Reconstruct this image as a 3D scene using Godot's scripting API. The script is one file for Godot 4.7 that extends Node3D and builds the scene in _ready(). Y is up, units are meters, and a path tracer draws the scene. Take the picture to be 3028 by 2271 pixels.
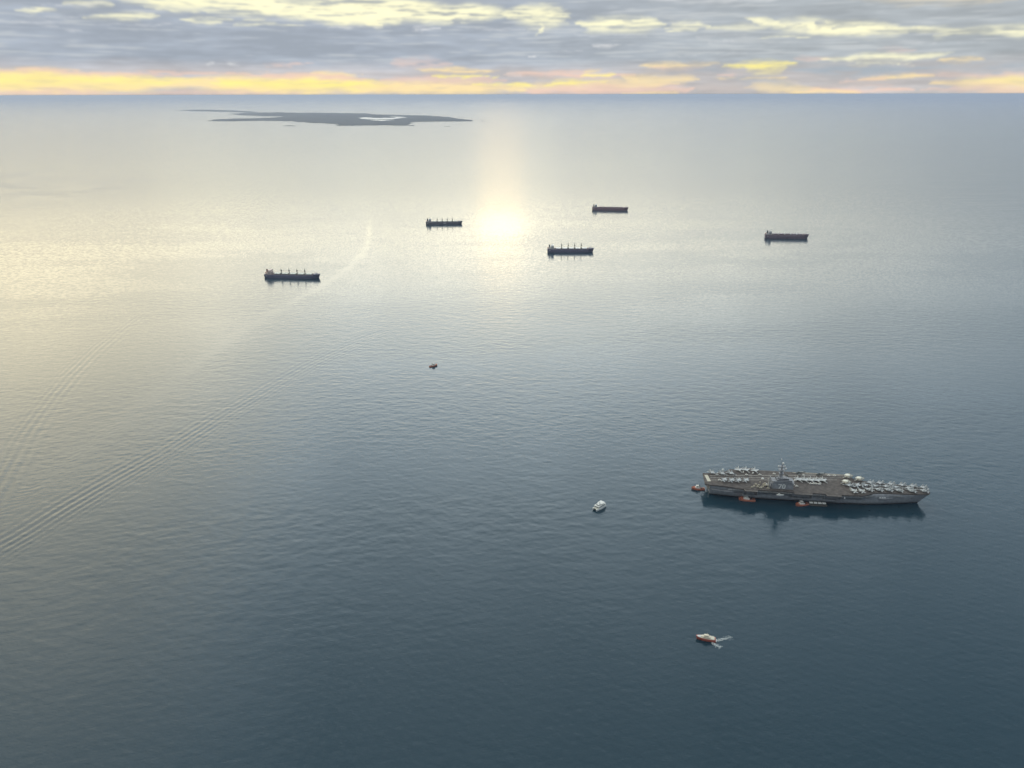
extends Node3D
# A roadstead at sunset seen from a helicopter: a grey aircraft carrier with its tugs, bulk carriers at anchor, small craft, a low island and a cloudy sky.
# x runs to the right, y up, z towards the camera; one unit is one metre.

const EYE_HEIGHT := 585.0
const SUN_AZIMUTH := -0.8
const SUN_HEIGHT := 9.3

# Cloud gaps, streaks and cloud bodies near the horizon: azimuth from, to; heights (top, bottom) at either end; colour; strength. Degrees.
const GAPS := [
	[-42.11,-20.46,1.3,0.07,1.41,0.02,2,1],
	[-40.76,-19.62,1.24,0.42,1.17,0.51,1,0.75],
	[-22.5,-7.29,1.33,-0.0,1.16,-0.05,2,1],
	[-20.05,-8.21,1.08,0.39,0.95,0.25,1,1],
	[-10.96,1.12,0.94,-0.07,0.77,-0.09,2,0.9],
	[-0.29,11.29,0.9,0.2,0.9,0.35,2,0.7],
	[-14.0,-9.99,1.57,1.15,1.42,1.12,2,0.8],
	[-39.28,-17.04,1.4,1.25,1.41,1.22,3,0.7],
	[-17.46,-9.55,1.51,1.14,1.16,0.86,3,0.8],
	[-39.57,-14.12,0.25,-0.0,0.17,-0.06,3,0.6],
	[-9.1,-0.29,1.25,0.73,1.16,0.72,3,0.7],
	[-0.75,8.98,1.51,1.16,1.43,1.0,3,0.8],
	[-0.75,1.12,1.4,1.25,1.31,1.16,4,0.3],
	[-6.55,-0.98,1.81,1.38,1.68,1.46,2,1],
	[-5.64,-0.75,1.25,1.03,1.31,1.07,1,1],
	[-8.36,-3.99,2.25,1.72,2.32,1.77,3,0.45],
	[-3.1,1.82,0.73,0.55,0.76,0.52,1,1],
	[2.06,5.32,0.83,0.59,0.75,0.6,1,1],
	[4.38,7.84,1.41,1.15,1.41,1.13,1,0.95],
	[2.52,6.25,1.02,0.63,0.84,0.58,1,0.5],
	[7.62,13.06,1.35,0.62,1.06,0.68,2,0.75],
	[0.65,12.67,0.59,-0.09,0.6,-0.11,3,0.8],
	[7.21,12.01,0.16,-0.1,0.09,-0.11,2,0.7],
	[8.04,14.29,1.9,1.52,2.1,1.73,2,0.9],
	[8.5,13.44,1.77,1.56,1.65,1.48,3,0.6],
	[14.3,19.19,1.89,1.73,2.04,1.67,1,0.2],
	[14.53,19.18,1.97,1.39,2.06,1.88,1,0.9],
	[15.62,18.7,1.88,1.3,1.92,1.27,1,0.7],
	[13.93,19.3,1.1,0.95,1.02,0.9,2,0.6],
	[15.96,20.85,0.88,-0.03,0.44,-0.04,2,0.6],
	[14.14,15.87,1.25,1.12,1.34,1.17,3,0.6],
	[19.19,26.36,0.4,-0.01,0.41,0.09,3,0.85],
	[17.93,23.28,0.2,-0.05,0.26,0.02,2,0.7],
	[22.37,26.99,1.03,0.75,1.06,0.87,2,0.9],
	[24.7,26.6,1.17,0.93,1.15,0.95,2,0.8],
	[21.58,24.73,0.92,0.72,1.05,0.77,3,0.6],
	[27.05,41.83,1.06,0.09,1.09,0.01,2,0.8],
	[28.13,41.8,0.97,0.51,0.96,0.31,1,0.35],
	[26.74,41.93,0.48,0.01,0.28,-0.02,3,0.5],
	[25.66,40.38,1.2,0.96,1.15,0.95,3,0.5],
	[20.39,28.58,2.3,1.86,2.4,2.03,0,0.95],
	[21.04,26.12,1.85,1.73,1.77,1.66,0,0.9],
	[27.2,29.34,1.94,1.75,2.09,1.82,2,0.9],
	[18.74,21.39,2.25,2.0,2.28,2.04,3,0.4],
	[23.7,25.6,2.79,2.36,2.78,2.43,3,0.35],
	[16.85,21.94,4.48,3.73,4.3,3.6,0,0.85],
	[15.56,17.87,4.59,4.15,4.49,4.02,0,0.9],
	[19.13,25.06,4.34,3.6,3.97,3.21,0,1],
	[24.28,43.75,4.03,3.5,2.86,2.55,0,0.95],
	[26.4,28.02,3.47,3.17,3.49,3.27,0,0.6],
	[16.29,19.21,3.5,3.3,3.48,3.32,0,0.8],
	[10.58,13.64,4.49,4.08,4.39,4.11,0,0.85],
	[10.16,12.8,4.09,3.89,4.09,3.89,0,0.8],
	[12.4,16.07,3.61,3.48,3.58,3.46,4,0.35],
	[13.23,16.44,4.28,3.88,4.17,3.78,0,0.5],
	[4.29,10.36,4.85,3.99,4.74,3.92,0,1],
	[8.34,9.9,4.81,4.4,4.79,4.38,0,1],
	[-0.27,4.28,5.65,4.3,5.46,4.11,0,0.85],
	[1.1,3.82,5.4,4.58,5.35,4.65,0,0.9],
	[1.67,2.06,4.54,3.84,4.54,3.88,0,0.95],
	[-24.95,-17.77,6.48,5.16,6.41,4.98,0,0.95],
	[-21.74,-13.61,6.63,5.02,6.34,4.64,0,0.95],
	[-18.21,0.64,6.39,4.5,5.69,4.42,0,1],
	[-14.1,-7.07,5.35,4.31,5.62,4.32,0,0.95],
	[-9.78,-8.67,4.62,4.13,4.63,4.1,0,0.95],
	[-6.43,-4.62,4.16,3.99,4.25,4.08,4,0.9],
	[-28.13,-24.51,5.25,4.96,5.33,4.96,0,0.6],
	[-26.83,-22.5,4.58,4.21,4.81,4.47,0,0.85],
	[-21.56,-18.14,4.53,4.26,4.59,4.23,0,0.8],
	[-30.1,-28.19,4.73,4.55,4.85,4.67,0,0.85],
	[-29.19,-25.07,5.05,4.91,5.2,5.05,4,0.4],
	[-30.0,-26.82,4.38,4.24,4.51,4.4,4,0.35],
	[-29.07,-28.0,3.88,3.73,3.92,3.81,4,0.4],
	[-27.61,-26.61,3.67,3.51,3.7,3.57,4,0.5],
	[-24.73,-23.2,3.83,3.72,3.88,3.78,4,0.5],
	[-20.3,-19.48,1.97,1.85,1.96,1.86,4,0.8],
	[-18.86,-18.03,1.93,1.84,1.93,1.85,4,0.7],
	[-21.92,-18.23,1.91,1.83,1.95,1.87,4,0.25],
	[-16.98,-13.07,1.92,1.76,1.95,1.83,3,0.5],
	[1.11,2.03,2.53,2.38,2.53,2.4,4,0.9],
	[2.73,5.03,2.74,2.61,2.81,2.69,4,0.35],
	[5.7,7.75,3.12,3.0,3.11,3.0,4,0.9],
	[11.16,16.19,2.51,2.4,2.45,2.34,4,0.3],
	[-23.39,-19.09,5.11,4.96,5.03,4.87,0,0.7],
	[-20.73,-15.41,4.71,4.59,4.61,4.49,0,0.6],
	[-31.07,-26.88,4.05,3.95,4.17,4.06,4,0.35],
	[-25.8,-21.6,4.14,4.03,4.19,4.07,4,0.35],
	[-17.95,-13.72,4.36,4.2,4.36,4.24,0,0.6],
	[-12.43,-8.01,4.26,4.14,4.27,4.15,4,0.45],
	[-3.02,1.1,4.17,4.05,4.13,4.0,4,0.4],
	[4.31,8.84,3.82,3.72,3.78,3.68,4,0.35],
	[12.87,17.58,3.27,3.15,3.23,3.11,4,0.35],
	[23.63,30.23,3.1,2.98,2.83,2.73,4,0.3],
	[8.72,17.3,6.01,5.69,5.71,5.44,4,0.4],
	[21.3,30.92,6.02,5.3,5.36,4.8,2,0.35],
	[-28.91,-25.11,4.75,4.46,4.98,4.72,5,0.8],
	[-37.08,-28.48,4.73,4.54,5.16,4.94,5,0.6],
	[-22.68,-19.12,4.84,4.57,4.87,4.6,5,0.7],
	[-15.68,-11.87,6.28,5.5,5.98,5.51,5,0.7],
	[-7.45,0.19,6.65,5.61,6.49,5.61,5,0.9],
	[-4.15,-3.19,4.75,4.42,4.75,4.42,5,0.9],
	[-10.18,-9.07,5.14,4.94,5.15,4.99,5,0.5],
	[-7.54,-5.51,4.8,4.23,4.7,4.2,5,0.7],
	[-4.38,-3.47,4.7,4.42,4.67,4.38,5,0.7],
	[19.82,20.49,4.36,3.97,4.3,3.91,5,0.9],
	[20.95,21.84,4.06,3.86,4.03,3.84,5,0.8],
	[17.68,18.82,4.18,3.95,4.15,3.92,5,0.7],
	[7.44,8.45,4.9,4.49,4.89,4.48,5,0.8],
	[0.87,2.46,5.2,4.95,5.15,4.95,5,0.4],
	[10.33,14.76,1.76,1.29,1.72,1.3,5,0.8],
	[14.81,18.94,1.39,0.67,0.78,0.2,6,0.4],
	[12.66,16.62,0.6,-0.0,0.62,0.03,7,0.8],
	[18.83,26.91,1.84,1.02,1.68,1.14,6,1],
	[19.97,25.92,0.81,0.44,0.76,0.53,7,0.7],
	[26.14,41.62,1.93,1.23,1.61,1.15,6,0.8],
]

var cloud_colors: Array[Color] = []
var streak := FastNoiseLite.new()
var puff := FastNoiseLite.new()
var swell := FastNoiseLite.new()
var chop := FastNoiseLite.new()


func lin(r: float, g: float, b: float) -> Color:
	return Color(r / 255.0, g / 255.0, b / 255.0).srgb_to_linear()


func wide_sky(az: float, el: float) -> Color:
	# cloud cover over the whole dome: brighter round the veiled sun, warm on its side, cool and dimmer away from it
	var side := wrapf(az - SUN_AZIMUTH, -180.0, 180.0)
	var off := absf(side)
	var sun_dist := Vector2(off * cos(deg_to_rad(el)), el - SUN_HEIGHT).length()
	var facing := 0.5 + 0.5 * cos(deg_to_rad(off))
	var light := lerpf(0.44, 0.95, smoothstep(4.5, 13.0, el)) * lerpf(0.48, 1.12, facing * facing)
	light = lerpf(light, 0.68, smoothstep(21.0, 50.0, el))
	var c := Color(0.88, 1.0, 1.07).lerp(Color(0.80, 1.0, 1.17), smoothstep(0.0, 40.0, side)).lerp(Color(0.96, 1.0, 0.99), smoothstep(34.0, 58.0, el)) * light
	# the lit side of the cloud deck above the sunset, widest and warmest to the left of the sun
	var left := smoothstep(-10.0, -36.0, side)
	var reach := 27.0 if side > 0.0 else 64.0
	var deck := exp(-pow(off / reach, 2.0)) * smoothstep(2.5, 7.5, el) * exp(-pow(maxf(el - 9.0, 0.0) / lerpf(31.0, 38.0, left), 2.0))
	var warm := Color(1.06, 0.90, 0.55).lerp(Color(1.08, 0.86, 0.43), left)
	c += warm.lerp(Color(0.86, 1.0, 1.08), smoothstep(8.0, lerpf(24.0, 60.0, left), el)) * (lerpf(2.45, 3.3, left) * deck)
	c += Color(1.0, 0.84, 0.54) * (0.9 * exp(-pow(sun_dist / 3.0, 2.0)) + 0.35 * exp(-pow(sun_dist / 9.0, 2.0)))
	return c


func sky_noise(az: float, el: float) -> float:
	var a := deg_to_rad(az)
	return streak.get_noise_3d(cos(a) * 60.0, sin(a) * 60.0, el * 3.2)


func near_sky(az: float, el: float) -> Color:
	var c := wide_sky(az, el)
	var n := streak.get_noise_3d(az * 1.3, el * 9.0, 3.0)
	var broad := streak.get_noise_3d(az * 0.45, el * 4.0, 90.0)
	var fine := puff.get_noise_3d(az * 3.4, el * 17.0, 9.0)
	var wisp := puff.get_noise_3d(az * 1.4, el * 30.0, 55.0)
	var low := 1.0 - smoothstep(6.0, 8.0, el)
	var grey := lin(166, 175, 187).lerp(lin(174, 181, 186), smoothstep(-8.0, 22.0, az))
	grey = grey.lerp(lin(200, 193, 191), (1.0 - smoothstep(1.3, 2.3, el + 0.3 * n)) * 0.7)
	grey = grey * (1.06 + 0.17 * n + 0.09 * fine + 0.14 * wisp + 0.16 * broad)
	grey = grey.lerp(lin(205, 209, 210), 0.5 * smoothstep(0.12, 0.55, wisp + 0.6 * broad) * smoothstep(1.6, 2.6, el))
	c = c.lerp(grey, low)
	var wz := az + 0.9 * puff.get_noise_3d(az * 2.0, el * 9.0, 40.0)
	var we := el + 0.2 * puff.get_noise_3d(az * 1.6, el * 8.0, 70.0) + 0.1 * puff.get_noise_3d(az * 6.0, el * 20.0, 20.0)
	for g in GAPS:
		if wz < g[0] or wz > g[1]:
			continue
		var t: float = (wz - g[0]) / (g[1] - g[0])
		var top: float = lerpf(g[2], g[4], t)
		var bottom: float = lerpf(g[3], g[5], t)
		var mid := (top + bottom) * 0.5
		var half := (top - bottom) * 0.5 * pow(maxf(0.0, 1.0 - pow(absf(2.0 * t - 1.0), 2.2)), 0.7)
		var soft := clampf(half * 1.15, 0.07, 0.34)
		var m := 1.0 - smoothstep(half - soft, half + soft * 0.8, absf(we - mid) + 0.09 * fine + 0.13 * wisp)
		if m <= 0.0:
			continue
		var calm := 1.0 if g[2] < 1.6 else 0.0  # the far band just above the sea is smoother
		m *= float(g[7]) * clampf(0.86 + 0.06 * calm + (1.0 - 0.6 * calm) * (0.8 * fine + 0.6 * n + 1.3 * wisp), 0.2, 1.0)
		c = c.lerp(cloud_colors[g[6]] * (1.06 + 0.05 * n + 0.05 * fine), clampf(m * low * 1.05, 0.0, 1.0))
	c.a = 1.0
	return c


func make_sky() -> Sky:
	streak.seed = 11
	streak.noise_type = FastNoiseLite.TYPE_SIMPLEX_SMOOTH
	streak.frequency = 0.11
	streak.fractal_octaves = 4
	puff.seed = 23
	puff.noise_type = FastNoiseLite.TYPE_SIMPLEX_SMOOTH
	puff.frequency = 0.16
	puff.fractal_octaves = 3
	cloud_colors = [lin(254, 250, 212), lin(254, 240, 150), lin(251, 226, 172), lin(240, 206, 188), lin(236, 236, 236), lin(166, 173, 181), lin(167, 177, 186), lin(200, 191, 187)]
	var w := 4096
	var h := 2048
	var small := Image.create(512, 256, false, Image.FORMAT_RGBAF)
	for j in 256:
		var el := 90.0 - (j + 0.5) * 180.0 / 256.0
		for i in 512:
			var az := (i + 0.5) * 360.0 / 512.0 - 180.0
			var c := wide_sky(az, maxf(el, 0.0))
			var n := sky_noise(az, el * 0.35)
			c = c * (1.0 + 0.22 * n)
			c.a = 1.0
			small.set_pixel(i, j, c)
	small.resize(w, h, Image.INTERPOLATE_CUBIC)
	var a0 := -46.0
	var i0 := int((a0 + 180.0) / 360.0 * w)
	var i1 := int((-a0 + 180.0) / 360.0 * w)
	var j0 := int((90.0 - 11.0) / 180.0 * h)
	for j in range(j0, h / 2 + 1):
		var el := 90.0 - (j + 0.5) * 180.0 / h
		for i in range(i0, i1):
			var az := (i + 0.5) * 360.0 / w - 180.0
			var c := near_sky(az, maxf(el, 0.02))
			var k := smoothstep(46.0, 41.0, absf(az)) * smoothstep(11.0, 9.0, el)
			if k < 1.0:
				c = small.get_pixel(i, j).lerp(c, k)
			small.set_pixel(i, j, c)
	var turned := Image.create(w, h, false, Image.FORMAT_RGBAF)  # a panorama begins straight ahead
	turned.blit_rect(small, Rect2i(w / 2, 0, w / 2, h), Vector2i(0, 0))
	turned.blit_rect(small, Rect2i(0, 0, w / 2, h), Vector2i(w / 2, 0))
	var m := PanoramaSkyMaterial.new()
	m.panorama = ImageTexture.create_from_image(turned)
	var s := Sky.new()
	s.sky_material = m
	return s


func make_view() -> void:
	var cam := Camera3D.new()
	cam.name = "camera"
	cam.position = Vector3(0, EYE_HEIGHT, 0)
	cam.rotation_degrees = Vector3(-20.614, 0, -0.11)
	cam.fov = 53.009
	cam.near = 5.0
	cam.far = 2000000.0
	add_child(cam)
	var env := Environment.new()
	env.background_mode = Environment.BG_SKY
	env.sky = make_sky()
	env.background_energy_multiplier = 1.0
	env.tonemap_mode = Environment.TONE_MAPPER_LINEAR
	env.tonemap_exposure = 1.0
	env.sdfgi_enabled = true
	env.ssao_enabled = true
	env.ssil_enabled = true
	env.volumetric_fog_enabled = true  # sea haze that scatters forwards
	env.volumetric_fog_density = 0.000027
	env.volumetric_fog_anisotropy = 0.3
	env.volumetric_fog_albedo = Color(0.85, 0.90, 1.0)
	var we := WorldEnvironment.new()
	we.name = "daylight"
	we.environment = env
	add_child(we)
	var sun := DirectionalLight3D.new()
	sun.name = "sun"
	sun.light_energy = 0.0017
	sun.light_color = Color(1.0, 0.80, 0.42)
	sun.light_angular_distance = 3.6
	sun.shadow_enabled = true
	var az := deg_to_rad(SUN_AZIMUTH)
	var el := deg_to_rad(SUN_HEIGHT)
	var towards := Vector3(sin(az) * cos(el), sin(el), -cos(az) * cos(el))
	sun.look_at_from_position(towards * 1000.0, Vector3.ZERO)
	add_child(sun)


# ---------------------------------------------------------------- the sea

# where a vessel passed and where the arms of its wake have spread to: [z, x]
const TRACK := [[-500.0, -790.0], [-700.0, -780.0], [-1008.0, -765.0], [-1287.0, -752.0], [-1731.0, -733.0], [-2121.0, -687.0], [-2596.0, -604.0], [-3084.0, -592.0], [-3779.0, -687.0], [-4300.0, -760.0]]
const RIGHT_ARM := [[-500.0, -846.0], [-700.0, -781.0], [-920.0, -710.0], [-1054.0, -667.0], [-1216.0, -612.0], [-1434.0, -552.0], [-1681.0, -474.0], [-1848.0, -394.0], [-1998.0, -290.0], [-2160.0, -130.0], [-2300.0, 40.0]]
const LEFT_ARM := [[-500.0, -632.0], [-700.0, -700.0], [-900.0, -763.0], [-1140.0, -847.0], [-1383.0, -926.0], [-1593.0, -979.0], [-1838.0, -1024.0], [-2123.0, -1056.0], [-2400.0, -1080.0]]


func bend(points: Array, z: float) -> float:
	var n := points.size()
	for i in n - 1:
		if z <= points[i][0] and z >= points[i + 1][0]:
			var before: Array = points[maxi(i - 1, 0)]
			var after: Array = points[mini(i + 2, n - 1)]
			var t: float = (z - points[i][0]) / (points[i + 1][0] - points[i][0])
			return cubic_interpolate(points[i][1], points[i + 1][1], before[1], after[1], t)
	return points[0][1] if z > points[0][0] else points[n - 1][1]


func track_x(z: float) -> float:
	return bend(TRACK, z)


func wake_height(x: float, z: float) -> float:
	# the two arms of waves that a vessel coming this way left behind
	if z > -500.0 or z < -2300.0 or x > 120.0 or x < -1250.0:
		return 0.0
	var out := 0.0
	var along := -z - 600.0
	var wobble := 2.2 * swell.get_noise_2d(z * 0.16, x * 0.16 + 70.0)
	var rough := 0.8 + 0.5 * swell.get_noise_2d(z * 0.3 + 500.0, x * 0.3)
	var arm := bend(RIGHT_ARM, z)
	var lean := (bend(RIGHT_ARM, z - 10.0) - arm) / 10.0
	var at := (x - arm) / sqrt(1.0 + lean * lean) + wobble
	var spread := 32.0 + 0.012 * along
	if absf(at) < spread * 3.0:
		var far := exp(-maxf(along - 200.0, 0.0) / 900.0)
		out += 0.34 * far * rough * exp(-pow(at / spread, 2.0)) * sin(at * TAU / (13.5 - 0.035 * at))
	arm = bend(LEFT_ARM, z)
	lean = (bend(LEFT_ARM, z - 10.0) - arm) / 10.0
	at = (x - arm) / sqrt(1.0 + lean * lean) + wobble
	spread = 34.0
	if absf(at) < spread * 3.0:
		out += 0.6 * exp(-maxf(along - 600.0, 0.0) / 700.0) * rough * exp(-pow(at / spread, 2.0)) * sin(at * TAU / (14.0 + 0.05 * at))
	return out


# a smoother patch added to gather the sun glint into a pool: [x, z, reach in x, reach in z]
const GLINT_SLICKS := [[-52.0, -3760.0, 125.0, 440.0]]


func ruffle(x: float, z: float) -> float:
	# how wind-ruffled the water is: strips between slicks lying across the line of sight, calmer close by
	var lane := swell.get_noise_2d(x * 0.018 + z * 0.01 + 300.0, z * 0.05) + 0.5 * swell.get_noise_2d(x * 0.06 + 900.0, z * 0.16)
	var out := 0.32 + 0.68 * smoothstep(-0.35, 0.4, lane)
	out = lerpf(out, 0.7, lerpf(0.35, 1.0, smoothstep(-2600.0, -5000.0, z)))
	out = lerpf(out, 1.0, smoothstep(-4200.0, -7000.0, z))
	out *= lerpf(0.42, 1.0, smoothstep(-640.0, -1050.0, z + 0.1 * x))
	for s in GLINT_SLICKS:
		var p := Vector2((x - s[0]) / s[2], (z - s[1]) / s[3])
		if p.length_squared() < 6.0:
			out *= 1.0 - 0.96 * exp(-pow(p.length_squared(), 1.4))
	return out


func churn(x: float, z: float) -> float:
	# the turned-over water along the vessel's track, smooth once it has settled
	if z < -4250.0 or x < -1100.0 or x > -300.0:
		return 0.0
	var d := (x - track_x(z)) / (lerpf(24.0, 9.0, smoothstep(-1500.0, -3900.0, z)) * (1.0 + 0.4 * swell.get_noise_2d(z * 0.3, 20.0)))
	return exp(-d * d) * (0.75 + 0.5 * swell.get_noise_2d(z * 0.4, 130.0)) * smoothstep(-4200.0, -3400.0, z)


func sea_height(x: float, z: float) -> float:
	var near := smoothstep(-8500.0, -5000.0, z)
	if near <= 0.0:
		return 0.0
	var churned := churn(x, z)
	var out := 0.0
	if churned > 0.05:
		out += 0.2 * churned * smoothstep(-2000.0, -1300.0, z) * chop.get_noise_2d(x * 1.2 + 40.0, z * 1.9)
	out += lerpf(ruffle(x, z), 0.25, churned) * (0.27 * swell.get_noise_2d(x * 0.55 + z * 0.12, z * 1.5 - x * 0.2) + 0.15 * chop.get_noise_2d(x * 0.6 - z * 0.1, z * 1.25 + x * 0.22))
	return out * near + wake_height(x, z)


func graded(parts: Array) -> PackedFloat32Array:
	# [[from, to, step], ...] joined, each with its own spacing; a step below zero grows by that factor
	var out := PackedFloat32Array()
	for p in parts:
		var n := int(ceil(absf(p[1] - p[0]) / p[2]))
		for i in n:
			out.append(lerpf(p[0], p[1], float(i) / n))
	out.append(parts[-1][1])
	return out


func wave_picture() -> ImageTexture:
	# slopes of a short crossing chop, periodic over the tile
	var n := 512
	var rng := RandomNumberGenerator.new()
	rng.seed = 77
	var table := PackedFloat32Array()
	for i in n:
		table.append(cos(TAU * i / n))
	var kx := PackedInt32Array()
	var kz := PackedInt32Array()
	var ph := PackedInt32Array()
	var am := PackedFloat32Array()
	for i in 44:
		var k := 11.0 * pow(6.5, rng.randf())
		var a := PI * 0.5 + rng.randfn(0.0, 0.5) + 0.12
		kx.append(int(round(k * cos(a))))
		kz.append(int(round(k * sin(a))))
		ph.append(rng.randi_range(0, n - 1))
		am.append(rng.randf_range(0.5, 1.0))
	var img := Image.create(n, n, false, Image.FORMAT_RGBF)
	var slope := 0.0056
	for j in n:
		for i in n:
			var sx := 0.0
			var sz := 0.0
			for w in 44:
				var c := am[w] * table[(kx[w] * i + kz[w] * j + ph[w]) & 511]
				var inv := 1.0 / sqrt(float(kx[w] * kx[w] + kz[w] * kz[w]))
				sx += c * kx[w] * inv
				sz += c * kz[w] * inv
			var v := Vector3(-sx * slope, sz * slope, 1.0).normalized()
			img.set_pixel(i, j, Color(v.x * 0.5 + 0.5, v.y * 0.5 + 0.5, v.z * 0.5 + 0.5))
	return ImageTexture.create_from_image(img)


func make_sea() -> void:
	swell.seed = 5
	swell.noise_type = FastNoiseLite.TYPE_SIMPLEX_SMOOTH
	swell.frequency = 0.03
	swell.fractal_octaves = 2
	chop.seed = 8
	chop.noise_type = FastNoiseLite.TYPE_SIMPLEX_SMOOTH
	chop.frequency = 0.07
	chop.fractal_octaves = 1
	var xs := graded([[-900000.0, -100000.0, 100000.0], [-100000.0, -10000.0, 9000.0], [-10000.0, -2600.0, 200.0], [-2600.0, -1250.0, 9.0], [-1250.0, 60.0, FINE_STEP], [60.0, 1900.0, 5.0], [1900.0, 2600.0, 14.0], [2600.0, 16000.0, 200.0], [16000.0, 100000.0, 9000.0], [100000.0, 900000.0, 100000.0]])
	var zs := graded([[3000.0, -440.0, 400.0], [-440.0, -600.0, 5.0], [-600.0, -2300.0, FINE_STEP], [-2300.0, -4200.0, 6.0], [-4200.0, -8500.0, 14.0], [-8500.0, -30000.0, 250.0], [-30000.0, -100000.0, 5000.0], [-100000.0, -900000.0, 50000.0]])
	var nx := xs.size()
	var nz := zs.size()
	var hs := PackedFloat32Array()
	hs.resize(nx * nz)
	for j in nz:
		var z := zs[j]
		for i in nx:
			var x := xs[i]
			if x > -2600.0 and x < 2600.0 and z < -400.0 and z > -8500.0:
				hs[j * nx + i] = sea_height(x, z) * smoothstep(2600.0, 2000.0, absf(x)) * smoothstep(-430.0, -480.0, z)
	var v := PackedVector3Array()
	var nr := PackedVector3Array()
	var uv := PackedVector2Array()
	var idx := PackedInt32Array()
	v.resize(nx * nz)
	nr.resize(nx * nz)
	uv.resize(nx * nz)
	var calm := PackedInt32Array()
	idx.resize((nx - 1) * (nz - 1) * 6)
	calm.resize((nx - 1) * (nz - 1) * 6)
	var q := 0
	var c := 0
	var rng := RandomNumberGenerator.new()
	rng.seed = 19
	for j in nz:
		for i in nx:
			var at := j * nx + i
			v[at] = Vector3(xs[i], hs[at], zs[j])
			uv[at] = Vector2(xs[i], zs[j]) / 150.0
			var l := maxi(i - 1, 0)
			var r := mini(i + 1, nx - 1)
			var f := maxi(j - 1, 0)
			var b := mini(j + 1, nz - 1)
			nr[at] = Vector3(-(hs[j * nx + r] - hs[j * nx + l]) / (xs[r] - xs[l]), 1.0, -(hs[b * nx + i] - hs[f * nx + i]) / (zs[b] - zs[f])).normalized()
			if i < nx - 1 and j < nz - 1:
				# each cell is ruffled or slick; how many of either there are follows the wind lanes
				var mid := Vector2(xs[i] + xs[i + 1], zs[j] + zs[j + 1]) * 0.5
				var rough := 1.0
				if mid.y < -400.0 and mid.y > -60000.0 and absf(mid.x) < 24000.0:
					rough = ruffle(mid.x, mid.y) * (1.0 - minf(1.0, 1.25 * churn(mid.x, mid.y)))
				var six := [at, at + nx, at + nx + 1, at, at + nx + 1, at + 1]
				if rng.randf() < rough:
					for k in 6:
						idx[q + k] = six[k]
					q += 6
				else:
					for k in 6:
						calm[c + k] = six[k]
					c += 6
	idx.resize(q)
	calm.resize(c)
	var arrays := []
	arrays.resize(Mesh.ARRAY_MAX)
	arrays[Mesh.ARRAY_VERTEX] = v
	arrays[Mesh.ARRAY_NORMAL] = nr
	arrays[Mesh.ARRAY_TEX_UV] = uv
	arrays[Mesh.ARRAY_INDEX] = idx
	var mesh := ArrayMesh.new()
	mesh.add_surface_from_arrays(Mesh.PRIMITIVE_TRIANGLES, arrays)
	arrays[Mesh.ARRAY_INDEX] = calm
	mesh.add_surface_from_arrays(Mesh.PRIMITIVE_TRIANGLES, arrays)
	var waves := wave_picture()
	for k in 2:
		var m := StandardMaterial3D.new()
		m.resource_name = "ruffled sea water" if k == 0 else "slick sea water"
		m.albedo_color = Color(0.010, 0.037, 0.056).linear_to_srgb()
		m.roughness = 0.2 if k == 0 else 0.12
		m.metallic_specular = 0.36
		m.normal_enabled = true
		m.normal_texture = waves
		m.normal_scale = 1.05 if k == 0 else 0.55
		mesh.surface_set_material(k, m)
	var o := MeshInstance3D.new()
	o.name = "sea"
	o.mesh = mesh
	o.set_meta("kind", "structure")
	o.set_meta("label", "calm blue-grey sea with low swell and old wakes")
	o.set_meta("category", "sea")
	add_child(o)


# ---------------------------------------------------------------- shapes

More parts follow.
